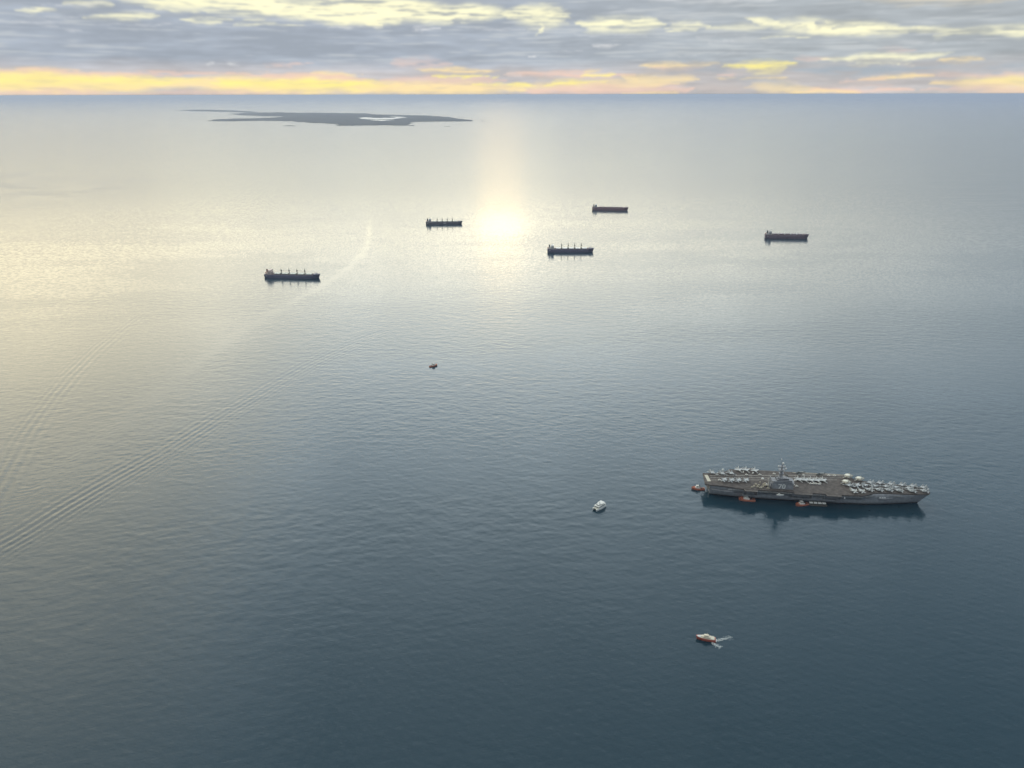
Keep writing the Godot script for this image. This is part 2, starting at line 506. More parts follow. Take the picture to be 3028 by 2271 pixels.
class Shape:
	var v := PackedVector3Array()
	var n := PackedVector3Array()

	func tri(a: Vector3, b: Vector3, c: Vector3) -> void:  # counter-clockwise seen from outside
		var nr := (b - a).cross(c - a)
		if nr.length_squared() < 1e-12:
			return
		nr = nr.normalized()
		v.append_array([a, c, b])
		n.append_array([nr, nr, nr])

	func quad(a: Vector3, b: Vector3, c: Vector3, d: Vector3) -> void:
		tri(a, b, c)
		tri(a, c, d)

	func box(at: Vector3, size: Vector3, turn := Basis.IDENTITY, taper := Vector2.ONE) -> Shape:
		# taper shrinks the top face in x and z
		var h := size * 0.5
		var p: Array[Vector3] = []
		for s in [[-1, -1, -1], [1, -1, -1], [1, -1, 1], [-1, -1, 1], [-1, 1, -1], [1, 1, -1], [1, 1, 1], [-1, 1, 1]]:
			var k := taper if s[1] > 0 else Vector2.ONE
			p.append(at + turn * Vector3(s[0] * h.x * k.x, s[1] * h.y, s[2] * h.z * k.y))
		quad(p[4], p[7], p[6], p[5])
		quad(p[0], p[1], p[2], p[3])
		quad(p[3], p[2], p[6], p[7])
		quad(p[1], p[0], p[4], p[5])
		quad(p[2], p[1], p[5], p[6])
		quad(p[0], p[3], p[7], p[4])
		return self

	func rod(a: Vector3, b: Vector3, r0: float, r1: float, sides := 8) -> Shape:
		var d := (b - a).normalized()
		var u := d.cross(Vector3.UP if absf(d.y) < 0.9 else Vector3.RIGHT).normalized()
		var w := d.cross(u)
		for i in sides:
			var a0 := TAU * i / sides
			var a1 := TAU * (i + 1) / sides
			var e0 := u * cos(a0) + w * sin(a0)
			var e1 := u * cos(a1) + w * sin(a1)
			quad(a + e0 * r0, a + e1 * r0, b + e1 * r1, b + e0 * r1)
			tri(b, b + e0 * r1, b + e1 * r1)
			tri(a, a + e1 * r0, a + e0 * r0)
		return self

	func ball(at: Vector3, r: Vector3, sides := 12, rows := 8, from := 0.0) -> Shape:
		# an ellipsoid; from 0.5 leaves only the upper half
		for j in rows:
			var t0 := PI * (1.0 - from) * j / rows
			var t1 := PI * (1.0 - from) * (j + 1) / rows
			for i in sides:
				var a0 := TAU * i / sides
				var a1 := TAU * (i + 1) / sides
				var q: Array[Vector3] = []
				for s in [[t0, a0], [t1, a0], [t1, a1], [t0, a1]]:
					q.append(at + r * Vector3(sin(s[0]) * cos(s[1]), cos(s[0]), -sin(s[0]) * sin(s[1])))
				quad(q[0], q[1], q[2], q[3])
		return self

	func slab(outline: PackedVector2Array, y0: float, y1: float) -> Shape:
		# an outline in x and z, drawn out in height
		var o := outline
		var idx := Geometry2D.triangulate_polygon(o)
		for i in range(0, idx.size(), 3):
			var a := o[idx[i]]
			var b := o[idx[i + 1]]
			var c := o[idx[i + 2]]
			if (b - a).cross(c - a) > 0.0:
				var s := b
				b = c
				c = s
			tri(Vector3(a.x, y1, a.y), Vector3(b.x, y1, b.y), Vector3(c.x, y1, c.y))
			tri(Vector3(a.x, y0, a.y), Vector3(c.x, y0, c.y), Vector3(b.x, y0, b.y))
		for i in o.size():
			var a := o[i]
			var b := o[(i + 1) % o.size()]
			var side := Vector2(b.y - a.y, a.x - b.x).normalized()
			if Geometry2D.is_point_in_polygon((a + b) * 0.5 + side * 0.02, o):
				side = -side
			var q := [Vector3(a.x, y0, a.y), Vector3(b.x, y0, b.y), Vector3(b.x, y1, b.y), Vector3(a.x, y1, a.y)]
			if (q[1] - q[0]).cross(q[2] - q[0]).dot(Vector3(side.x, 0, side.y)) < 0.0:
				q.reverse()
			quad(q[0], q[1], q[2], q[3])
		return self

	func plate(a: Vector3, b: Vector3, c: Vector3, d: Vector3, thick: Vector3) -> Shape:
		# a four-cornered plate with thickness on either side
		var p := [a + thick, b + thick, c + thick, d + thick, a - thick, b - thick, c - thick, d - thick]
		var flip := (b - a).cross(c - a).dot(thick) < 0.0
		var f := [[0, 1, 2, 3], [7, 6, 5, 4], [4, 5, 1, 0], [5, 6, 2, 1], [6, 7, 3, 2], [7, 4, 0, 3]]
		for k in f:
			if flip:
				quad(p[k[3]], p[k[2]], p[k[1]], p[k[0]])
			else:
				quad(p[k[0]], p[k[1]], p[k[2]], p[k[3]])
		return self

	func loft(rings: Array, smooth := true) -> Shape:
		# closed rings of equal length, one behind the other, ends capped; faces are turned outwards from the rings' middles
		var first := v.size()
		var mid: Array[Vector3] = []
		for r in rings:
			var m := Vector3.ZERO
			for p in r:
				m += p
			mid.append(m / r.size())
		for k in rings.size() - 1:
			var a = rings[k]
			var b = rings[k + 1]
			for i in a.size():
				var j: int = (i + 1) % a.size()
				var q := [a[i], a[j], b[j], b[i]]
				var face: Vector3 = (q[2] - q[0]).cross(q[3] - q[1])
				if face.dot((q[0] + q[1] + q[2] + q[3]) * 0.25 - (mid[k] + mid[k + 1]) * 0.5) < 0.0:
					q.reverse()
				quad(q[0], q[1], q[2], q[3])
		if smooth:
			var sums := {}
			for i in range(first, v.size()):
				var key := (v[i] * 50.0).round()
				sums[key] = sums.get(key, Vector3.ZERO) + n[i]
			for i in range(first, v.size()):
				var s: Vector3 = sums[(v[i] * 50.0).round()].normalized()
				if s.dot(n[i]) > 0.6:
					n[i] = s
		for e in [0, rings.size() - 1]:
			var r = rings[e]
			var away := mid[e] - mid[1 if e == 0 else e - 1]
			for i in r.size():
				var j: int = (i + 1) % r.size()
				if (r[i] - mid[e]).cross(r[j] - mid[e]).dot(away) > 0.0:
					tri(mid[e], r[i], r[j])
				else:
					tri(mid[e], r[j], r[i])
		return self

	func mesh() -> ArrayMesh:
		var arrays := []
		arrays.resize(Mesh.ARRAY_MAX)
		arrays[Mesh.ARRAY_VERTEX] = v
		arrays[Mesh.ARRAY_NORMAL] = n
		var m := ArrayMesh.new()
		m.add_surface_from_arrays(Mesh.PRIMITIVE_TRIANGLES, arrays)
		return m


func oval(x: float, y: float, half_wide: float, half_high: float, sides := 10, square := 0.0) -> Array:
	# a ring across x; square 1 gives a box with rounded corners
	var out := []
	for i in sides:
		var a := TAU * (i + 0.5) / sides
		var c := cos(a)
		var s := sin(a)
		var k := 1.0 / maxf(0.001, pow(pow(absf(c), 2.0 + 4.0 * square) + pow(absf(s), 2.0 + 4.0 * square), 1.0 / (2.0 + 4.0 * square)))
		out.append(Vector3(x, y + s * k * half_high, c * k * half_wide))
	return out


var names := {}
var mats := {}


func paint(called: String, r: float, g: float, b: float, rough := 0.6, grain := 0.0, scale := 0.1) -> StandardMaterial3D:
	# base colours are linear; grain mixes in coarse and fine patches of wear
	if mats.has(called):
		return mats[called]
	var m := StandardMaterial3D.new()
	m.resource_name = called
	m.albedo_color = Color(r, g, b).linear_to_srgb()
	m.roughness = rough
	if grain > 0.0:
		var f := FastNoiseLite.new()
		f.seed = called.hash() % 1000
		f.frequency = 0.02
		f.fractal_octaves = 5
		var t := NoiseTexture2D.new()
		t.width = 256
		t.height = 256
		t.seamless = true
		t.noise = f
		var ramp := Gradient.new()
		ramp.set_color(0, Color(1.0 - grain, 1.0 - grain, 1.0 - grain))
		ramp.set_color(1, Color.WHITE)
		t.color_ramp = ramp
		m.albedo_texture = t
		m.uv1_triplanar = true
		m.uv1_scale = Vector3.ONE * scale
	mats[called] = m
	return m


func numbered(called: String) -> String:
	names[called] = names.get(called, -1) + 1
	return called if names[called] == 0 else "%s_%03d" % [called, names[called]]


func thing(called: String, label: String, category: String, at := Vector3.ZERO, turn := 0.0, group := "") -> Node3D:
	var o := Node3D.new()
	o.name = numbered(called)
	o.position = at
	o.rotation.y = turn
	o.set_meta("label", label)
	o.set_meta("category", category)
	if group:
		o.set_meta("group", group)
	add_child(o)
	return o


func part(parent: Node3D, called: String, s: Shape, m: Material, label := "") -> MeshInstance3D:
	var o := MeshInstance3D.new()
	o.name = called
	o.mesh = s.mesh()
	o.material_override = m
	if label:
		o.set_meta("label", label)
	parent.add_child(o, true)
	return o


func again(source: Node3D, label: String, at: Vector3, turn: float, group := "") -> Node3D:
	var base: String = String(source.name).rstrip("0123456789").trim_suffix("_")
	var o: Node3D = source.duplicate()
	o.name = numbered(base)
	o.position = at
	o.rotation = Vector3(0, turn, 0)
	o.set_meta("label", label)
	if group:
		o.set_meta("group", group)
	add_child(o)
	return o


func boat_rings(stations: Array, levels: Array, bow_x: float, rake: float, top: float) -> Array:
	# stations: [x, half breadth at the water, half breadth at the deck, deck height]; levels: shares of the height from keel to deck
	var rings := []
	for s in stations:
		var ring := []
		for k in levels.size():
			var y: float = levels[k] if k < levels.size() - 1 else s[3]
			var t := clampf(y / float(s[3]), 0.0, 1.0)
			var x: float = s[0] + (rake * pow(maxf(t, 0.0), 1.2) * smoothstep(bow_x - top * 3.0, bow_x, s[0]))
			var b := lerpf(s[1], s[2], pow(t, 0.8))
			ring.append(Vector3(x, y, b))
		var other := []
		for p in ring:
			other.push_front(Vector3(p.x, p.y, -p.z))
		rings.append(ring + other)
	return rings


# ---------------------------------------------------------------- aircraft and deck vehicles

func make_fighter(called: String, label: String, folded: bool, group: String) -> Node3D:
	# nose towards +x, wheels on y = 0
	var o := thing(called, label, "fighter jet", Vector3.ZERO, 0.0, group)
	var grey := paint("aircraft grey", 0.60, 0.62, 0.62, 0.55, 0.16, 0.12)
	var dark := paint("aircraft dark", 0.07, 0.075, 0.08, 0.5)
	var body := Shape.new()
	var rings := []
	for s in [[9.3, 2.15, 0.08, 0.08, 0.0], [8.2, 2.2, 0.38, 0.36, 0.0], [6.4, 2.35, 0.62, 0.62, 0.0], [4.4, 2.5, 0.75, 0.85, 0.1], [2.4, 2.5, 0.95, 0.9, 0.3], [0.6, 2.35, 1.55, 0.85, 0.7], [-3.5, 2.3, 1.65, 0.8, 0.8], [-6.0, 2.3, 1.45, 0.68, 0.8], [-7.6, 2.3, 1.2, 0.52, 0.8]]:
		rings.append(oval(s[0], s[1], s[2], s[3], 12, s[4]))
	body.loft(rings)
	for s in [-1.0, 1.0]:  # leading edge extensions
		body.plate(Vector3(5.0, 2.75, 0.7 * s), Vector3(1.2, 2.75, 1.75 * s), Vector3(0.2, 2.75, 1.5 * s), Vector3(3.0, 2.75, 0.6 * s), Vector3(0, 0.08, 0))
	part(o, "fuselage", body, grey)
	part(o, "canopy", Shape.new().ball(Vector3(4.9, 3.05, 0), Vector3(1.75, 0.72, 0.52), 10, 6), paint("canopy glass", 0.05, 0.06, 0.07, 0.12))
	for s in [-1.0, 1.0]:
		var w := part(o, "wing", Shape.new().plate(Vector3(1.4, 2.75, 1.5 * s), Vector3(-0.3, 2.72, 4.3 * s), Vector3(-3.7, 2.72, 4.3 * s), Vector3(-4.0, 2.75, 1.5 * s), Vector3(0, 0.13, 0)), grey)
		if folded:
			part(w, "folded_panel", Shape.new().plate(Vector3(-0.4, 2.8, 4.3 * s), Vector3(-1.7, 5.2, 4.0 * s), Vector3(-3.8, 5.2, 4.0 * s), Vector3(-3.7, 2.8, 4.3 * s), Vector3(0, 0, 0.11)), grey)
		else:
			part(w, "outer_panel", Shape.new().plate(Vector3(-0.32, 2.72, 4.32 * s), Vector3(-1.8, 2.68, 6.8 * s), Vector3(-3.9, 2.68, 6.8 * s), Vector3(-3.7, 2.72, 4.32 * s), Vector3(0, 0.09, 0)), grey)
		part(o, "tailplane", Shape.new().plate(Vector3(-5.6, 2.2, 1.3 * s), Vector3(-7.9, 2.15, 3.7 * s), Vector3(-9.1, 2.15, 3.6 * s), Vector3(-8.3, 2.2, 1.1 * s), Vector3(0, 0.09, 0)), grey)
		part(o, "fin", Shape.new().plate(Vector3(-3.2, 2.9, 1.15 * s), Vector3(-6.2, 5.9, 2.2 * s), Vector3(-7.7, 5.9, 2.2 * s), Vector3(-6.6, 2.8, 1.15 * s), Vector3(0, 0.03, 0.09)), grey)
		part(o, "nozzle", Shape.new().rod(Vector3(-7.4, 2.3, 0.55 * s), Vector3(-8.7, 2.3, 0.55 * s), 0.52, 0.4, 10), dark)
		part(o, "main_gear", Shape.new().rod(Vector3(-1.4, 1.9, 1.3 * s), Vector3(-1.6, 0.5, 1.55 * s), 0.16, 0.14, 6).rod(Vector3(-1.6, 0.42, 1.35 * s), Vector3(-1.6, 0.42, 1.75 * s), 0.42, 0.42, 10), dark)
	part(o, "nose_gear", Shape.new().rod(Vector3(4.6, 1.9, 0), Vector3(4.7, 0.4, 0), 0.14, 0.12, 6).rod(Vector3(4.7, 0.32, -0.25), Vector3(4.7, 0.32, 0.25), 0.32, 0.32, 10), dark)
	return o


func make_radar_plane(label: String) -> Node3D:
	var o := thing("radar_plane", label, "radar plane", Vector3.ZERO, 0.0, "radar planes parked together at the root of the bow")
	var pale := paint("radar plane paint", 0.68, 0.65, 0.56, 0.5, 0.12, 0.12)
	var dark := paint("aircraft dark", 0.07, 0.075, 0.08, 0.5)
	var rings := []
	for s in [[8.2, 2.5, 0.3, 0.35], [7.4, 2.6, 0.75, 0.8], [5.6, 2.8, 1.0, 1.1], [0.0, 2.8, 1.05, 1.1], [-4.5, 2.9, 0.85, 0.85], [-8.6, 3.2, 0.3, 0.35]]:
		rings.append(oval(s[0], s[1], s[2], s[3], 12))
	part(o, "fuselage", Shape.new().loft(rings), pale)
	part(o, "windscreen", Shape.new().ball(Vector3(6.2, 3.4, 0), Vector3(0.9, 0.55, 0.8), 10, 6), paint("canopy glass", 0.05, 0.06, 0.07, 0.12))
	part(o, "wing_centre", Shape.new().box(Vector3(0.6, 3.85, 0), Vector3(3.6, 0.4, 10.0)), pale)
	for s in [-1.0, 1.0]:
		part(o, "folded_wing", Shape.new().plate(Vector3(-1.0, 2.6, 4.6 * s), Vector3(-1.0, 5.0, 4.9 * s), Vector3(-8.2, 4.6, 3.3 * s), Vector3(-8.2, 2.9, 3.1 * s), Vector3(0, 0, 0.18)), pale)
		var e := part(o, "engine", Shape.new().rod(Vector3(3.8, 3.5, 3.2 * s), Vector3(-1.6, 3.5, 3.2 * s), 0.62, 0.5, 10), pale)
		var prop := Shape.new()
		for k in 4:
			var d := Vector3(0, cos(TAU * k / 4 + 0.4), sin(TAU * k / 4 + 0.4))
			prop.plate(Vector3(4.0, 3.5, 3.2 * s) + d * 0.2, Vector3(4.05, 3.5, 3.2 * s) + d * 2.0, Vector3(4.15, 3.5, 3.2 * s) + d * 2.0, Vector3(4.3, 3.5, 3.2 * s) + d * 0.2, d.cross(Vector3.RIGHT) * 0.14)
		part(e, "propeller", prop, dark)
		part(o, "fin", Shape.new().plate(Vector3(-6.6, 3.0, 3.6 * s), Vector3(-7.4, 5.4, 3.6 * s), Vector3(-8.7, 5.4, 3.6 * s), Vector3(-8.7, 2.6, 3.6 * s), Vector3(0, 0, 0.1)), pale)
		part(o, "fin", Shape.new().plate(Vector3(-6.8, 3.8, 1.5 * s), Vector3(-7.4, 5.2, 1.5 * s), Vector3(-8.6, 5.2, 1.5 * s), Vector3(-8.6, 3.6, 1.5 * s), Vector3(0, 0, 0.08)), pale)
		part(o, "main_gear", Shape.new().rod(Vector3(0.0, 3.0, 3.0 * s), Vector3(0.0, 0.5, 3.0 * s), 0.16, 0.14, 6).rod(Vector3(0, 0.45, 2.75 * s), Vector3(0, 0.45, 3.25 * s), 0.45, 0.45, 10), dark)
	part(o, "tailplane", Shape.new().box(Vector3(-7.7, 3.75, 0), Vector3(2.0, 0.22, 7.6)), pale)
	part(o, "pylon", Shape.new().rod(Vector3(-0.8, 3.8, 0), Vector3(-0.8, 5.3, 0), 0.6, 0.5, 8), pale)
	part(o, "radome", Shape.new().ball(Vector3(-0.8, 5.65, 0), Vector3(3.7, 0.52, 3.7), 24, 8), paint("radome cream", 0.80, 0.78, 0.66, 0.45), "cream white round radome")
	part(o, "nose_gear", Shape.new().rod(Vector3(6.6, 2.2, 0), Vector3(6.6, 0.35, 0), 0.14, 0.12, 6).rod(Vector3(6.6, 0.32, -0.25), Vector3(6.6, 0.32, 0.25), 0.32, 0.32, 10), dark)
	return o


func make_helicopter(label: String) -> Node3D:
	var o := thing("helicopter", label, "helicopter", Vector3.ZERO, 0.0, "helicopters on the port deck edge")
	var grey := paint("helicopter grey", 0.13, 0.145, 0.14, 0.6, 0.2, 0.2)
	var dark := paint("aircraft dark", 0.07, 0.075, 0.08, 0.5)
	var rings := []
	for s in [[5.2, 1.5, 0.3, 0.3], [4.4, 1.7, 0.9, 0.8], [2.6, 1.9, 1.1, 1.05], [-2.0, 2.0, 1.1, 1.1], [-3.6, 2.3, 0.6, 0.65], [-9.0, 2.8, 0.25, 0.3]]:
		rings.append(oval(s[0], s[1], s[2], s[3], 10, 0.3))
	part(o, "fuselage", Shape.new().loft(rings), grey)
	part(o, "windscreen", Shape.new().ball(Vector3(3.9, 2.25, 0), Vector3(0.9, 0.5, 0.85), 10, 6), paint("canopy glass", 0.05, 0.06, 0.07, 0.12))
	part(o, "engine_housing", Shape.new().box(Vector3(0.4, 3.3, 0), Vector3(4.2, 0.9, 1.8), Basis.IDENTITY, Vector2(0.7, 0.6)), grey)
	part(o, "rotor_mast", Shape.new().rod(Vector3(0.6, 3.6, 0), Vector3(0.6, 4.3, 0), 0.22, 0.3, 8), dark)
	for k in 4:
		var z := -1.2 + 0.8 * k
		part(o, "folded_blade", Shape.new().plate(Vector3(0.6, 4.25, z * 0.2), Vector3(0.6, 4.25, z * 0.2 + 0.5), Vector3(-7.4, 4.05, z + 0.5), Vector3(-7.4, 4.05, z), Vector3(0, 0.05, 0)), paint("blade grey", 0.3, 0.32, 0.32, 0.6))
	part(o, "tail_fin", Shape.new().plate(Vector3(-8.2, 2.8, 0), Vector3(-9.6, 4.9, 0), Vector3(-10.4, 4.9, 0), Vector3(-9.4, 2.7, 0), Vector3(0, 0, 0.12)), grey)
	part(o, "stabiliser", Shape.new().box(Vector3(-8.6, 2.6, 0), Vector3(1.0, 0.12, 3.6)), grey)
	for s in [-1.0, 1.0]:
		part(o, "wheel", Shape.new().rod(Vector3(2.0, 0.4, 1.1 * s), Vector3(2.0, 0.4, 1.4 * s), 0.4, 0.4, 10).rod(Vector3(2.0, 1.6, 0.9 * s), Vector3(2.0, 0.4, 1.2 * s), 0.12, 0.12, 6), dark)
	part(o, "tail_wheel", Shape.new().rod(Vector3(-5.2, 0.3, -0.15), Vector3(-5.2, 0.3, 0.15), 0.3, 0.3, 10).rod(Vector3(-5.2, 2.3, 0), Vector3(-5.2, 0.3, 0), 0.1, 0.1, 6), dark)
	return o


func make_tractor(called: String, label: String, group: String, m: Material, cab: bool) -> Node3D:
	var o := thing(called, label, "tow tractor", Vector3.ZERO, 0.0, group)
	part(o, "chassis", Shape.new().box(Vector3(0, 0.85, 0), Vector3(4.4, 0.9, 2.1), Basis.IDENTITY, Vector2(0.94, 0.92)), m)
	part(o, "bonnet", Shape.new().box(Vector3(1.1, 1.5, 0), Vector3(1.8, 0.4, 1.7), Basis.IDENTITY, Vector2(0.9, 0.9)), m)
	if cab:
		part(o, "cab", Shape.new().box(Vector3(-0.6, 1.95, 0), Vector3(1.7, 1.3, 1.8), Basis.IDENTITY, Vector2(0.8, 0.85)), m)
	else:
		part(o, "seat", Shape.new().box(Vector3(-0.7, 1.55, 0), Vector3(0.9, 0.5, 1.4)), paint("aircraft dark", 0.07, 0.075, 0.08, 0.5))
	for p in [[1.4, 0.9], [1.4, -0.9], [-1.4, 0.9], [-1.4, -0.9]]:
		part(o, "wheel", Shape.new().rod(Vector3(p[0], 0.42, p[1] - 0.17), Vector3(p[0], 0.42, p[1] + 0.17), 0.42, 0.42, 10), paint("rubber", 0.03, 0.03, 0.03, 0.8))
	return o


# ---------------------------------------------------------------- ships

func make_bulk_carrier(label: String, at: Vector3, turn: float, long: float, k: Dictionary) -> Node3D:
	# bow towards +x, middle of the waterline at the origin; k: colours and what stands on deck
	var o := thing("bulk_carrier", label, "cargo ship", at, turn, "bulk carriers at anchor")
	var e := long * 0.5
	var free: float = k.free
	var hull: Material = k.hull
	var white := paint("ship white", 0.80, 0.79, 0.76, 0.55, 0.12, 0.05)
	var deck_red := paint("ship deck", 0.16, 0.10, 0.085, 0.8, 0.25, 0.04)
	var window := paint("window glass", 0.03, 0.035, 0.04, 0.15)
	var lofted := boat_rings([[-e, 8.0, 12.5, free], [-e + 6, 12.5, 14.5, free], [-e + 26, 15.5, 15.5, free], [e - 42, 15.5, 15.5, free], [e - 22, 13.0, 15.0, free], [e - 10, 7.0, 12.0, free + 1.2], [e - 3, 2.2, 7.0, free + 2.6], [e, 0.4, 2.6, free + 3.0]], [-3.0, 0.0, 2.5, 6.0, free], e, 5.0, free)
	part(o, "hull", Shape.new().loft(lofted), hull)
	part(o, "deck", Shape.new().slab(PackedVector2Array([Vector2(-e + 1, -11.8), Vector2(-e + 8, -14.2), Vector2(e - 40, -14.9), Vector2(e - 22, -14.3), Vector2(e - 12, -11), Vector2(e - 12, 11), Vector2(e - 22, 14.3), Vector2(e - 40, 14.9), Vector2(-e + 8, 14.2), Vector2(-e + 1, 11.8)]), free + 0.02, free + 0.25), deck_red)
	part(o, "forecastle", Shape.new().slab(PackedVector2Array([Vector2(e - 16, -12.6), Vector2(e - 8, -10.2), Vector2(e - 1, -5.5), Vector2(e + 3.4, -1.6), Vector2(e + 3.4, 1.6), Vector2(e - 1, 5.5), Vector2(e - 8, 10.2), Vector2(e - 16, 12.6)]), free, free + 2.9), hull)
	part(o, "foremast", Shape.new().rod(Vector3(e - 9, free + 2.9, 0), Vector3(e - 9, free + 13.0, 0), 0.5, 0.25, 6).rod(Vector3(e - 9, free + 9, -2), Vector3(e - 9, free + 9, 2), 0.2, 0.2, 6), paint("mast buff", 0.42, 0.40, 0.34, 0.6))
	part(o, "windlass", Shape.new().rod(Vector3(e - 5, free + 3.8, -3), Vector3(e - 5, free + 3.8, 3), 0.9, 0.9, 8), paint("winch dark", 0.08, 0.09, 0.09, 0.6))
	# accommodation block at the stern
	var house := part(o, "superstructure", Shape.new().box(Vector3(-e + 19, free + 4.3, 0), Vector3(12, 8.6, 23)).box(Vector3(-e + 19.5, free + 10.1, 0), Vector3(10, 3.0, 17)).box(Vector3(-e + 20, free + 12.9, 0), Vector3(8, 2.6, 27)), k.house)
	for y in [2.0, 4.4, 6.8]:
		part(house, "window_row", Shape.new().box(Vector3(-e + 25.05, free + y, 0), Vector3(0.2, 0.9, 20)), window)
		part(house, "window_row", Shape.new().box(Vector3(-e + 19, free + y, 11.55), Vector3(9.5, 0.9, 0.2)), window)
	part(house, "bridge_window", Shape.new().box(Vector3(-e + 24.08, free + 13.2, 0), Vector3(0.2, 1.1, 25)), window)
	part(house, "bridge_window", Shape.new().box(Vector3(-e + 20, free + 13.2, 13.58), Vector3(6.6, 1.1, 0.2)), window)
	var funnel := part(o, "funnel", Shape.new().loft([oval(-3.6, 0, 2.6, 2.9, 10, 0.5).map(func(p): return Vector3(p.y - e + 8.5, p.x + free + 3.6, p.z)), oval(12.5, 0, 2.2, 2.5, 10, 0.5).map(func(p): return Vector3(p.y - e + 8.0, p.x + free + 3.6, p.z))]), k.funnel)
	part(funnel, "exhaust_pipe", Shape.new().rod(Vector3(-e + 8, free + 16.0, 0.8), Vector3(-e + 7.8, free + 18.0, 0.8), 0.5, 0.5, 8), paint("winch dark", 0.08, 0.09, 0.09, 0.6))
	part(o, "engine_casing", Shape.new().box(Vector3(-e + 8.5, free + 2.6, 0), Vector3(9, 5.0, 14)), k.house)
	part(o, "radar_mast", Shape.new().rod(Vector3(-e + 19, free + 14, 0), Vector3(-e + 19, free + 23.0, 0), 0.6, 0.3, 6).rod(Vector3(-e + 19, free + 20.5, -3), Vector3(-e + 19, free + 20.5, 3), 0.25, 0.25, 6), paint("mast buff", 0.42, 0.40, 0.34, 0.6))
	part(o, "lifeboat", Shape.new().ball(Vector3(-e + 2.5, free + 4.6, 0), Vector3(3.6, 1.4, 1.5), 10, 6), paint("lifeboat orange", 0.6, 0.16, 0.03, 0.5))
	# hatches and cranes take turns along the deck
	var x0 := -e + 30.0
	var x1 := e - 20.0
	var pitch := (x1 - x0) / 5.0
	for i in 5:
		var cx := x0 + pitch * (i + 0.5)
		var w := pitch - 7.5
		var h := part(o, "hatch_coaming", Shape.new().box(Vector3(cx, free + 1.1, 0), Vector3(w, 1.8, 19)), hull)
		part(h, "hatch_cover", Shape.new().box(Vector3(cx - w * 0.25, free + 2.45, 0), Vector3(w * 0.49, 0.9, 19.4)).box(Vector3(cx + w * 0.25, free + 2.45, 0), Vector3(w * 0.49, 0.9, 19.4)), k.hatch)
	for i in 4:
		var cx := x0 + pitch * (i + 1)
		var tall: float = k.crane
		if tall < 8.0:
			var st := part(o, "deck_house", Shape.new().box(Vector3(cx, free + tall * 0.5 + 0.2, 0), Vector3(4.4, tall, 7.0), Basis.IDENTITY, Vector2(0.8, 0.9)), k.post)
			part(st, "vent", Shape.new().rod(Vector3(cx, free + tall, 2), Vector3(cx, free + tall + 2.4, 2), 0.6, 0.8, 8), k.post)
			part(st, "light_post", Shape.new().rod(Vector3(cx, free + tall, -2), Vector3(cx + 0.6, free + tall + 8.5, -2), 0.28, 0.18, 6), white)
		else:
			var c := part(o, "crane", Shape.new().rod(Vector3(cx, free, 0), Vector3(cx, free + tall * 0.55, 0), 1.7, 1.35, 10).box(Vector3(cx, free + tall * 0.62, 0), Vector3(3.6, tall * 0.16, 3.8)).rod(Vector3(cx, free + tall * 0.68, 0), Vector3(cx - 0.3, free + tall, 0), 1.0, 0.55, 8), k.post)
			part(c, "machine_base", Shape.new().box(Vector3(cx, free + 1.6, 0), Vector3(5.6, 3.0, 8.5)), k.post)
			part(c, "cab", Shape.new().box(Vector3(cx + 1.6, free + tall * 0.6, 1.6), Vector3(1.8, 2.2, 1.6)), window)
			var way: float = k.jib[i]
			var tip := Vector3(cx + way * (pitch - 2.5), free + tall * (0.60 if absf(way) > 0.5 else 0.98), 0.0)
			if absf(way) <= 0.5:
				tip = Vector3(cx + way * 8.0, free + tall * 1.14, 0.0)
			var jib := Shape.new()
			for s in [-0.55, 0.55]:
				jib.rod(Vector3(cx + way * 1.6, free + tall * 0.62, s), Vector3(tip.x, tip.y, s * 0.6), 0.26, 0.2, 6)
			for j in 5:
				var p := Vector3(cx + way * 1.6, free + tall * 0.62, 0).lerp(tip, (j + 1) / 6.0)
				jib.rod(p + Vector3(0, 0, -0.55), p + Vector3(0, 0, 0.55), 0.14, 0.14, 4)
			part(c, "jib", jib, k.post)
	if k.get("patch", false):
		part(o, "bare_side_panel", Shape.new().box(Vector3(6.0, free * 0.62, 15.56), Vector3(13, free * 0.62, 0.16)), paint("bare plate", 0.42, 0.42, 0.42, 0.7, 0.2, 0.1), "pale grey patch on the dark side")
	part(o, "name_panel", Shape.new().box(Vector3(-e + 9, free * 0.6, 14.2), Vector3(5.0, 1.3, 0.5)), white)
	return o


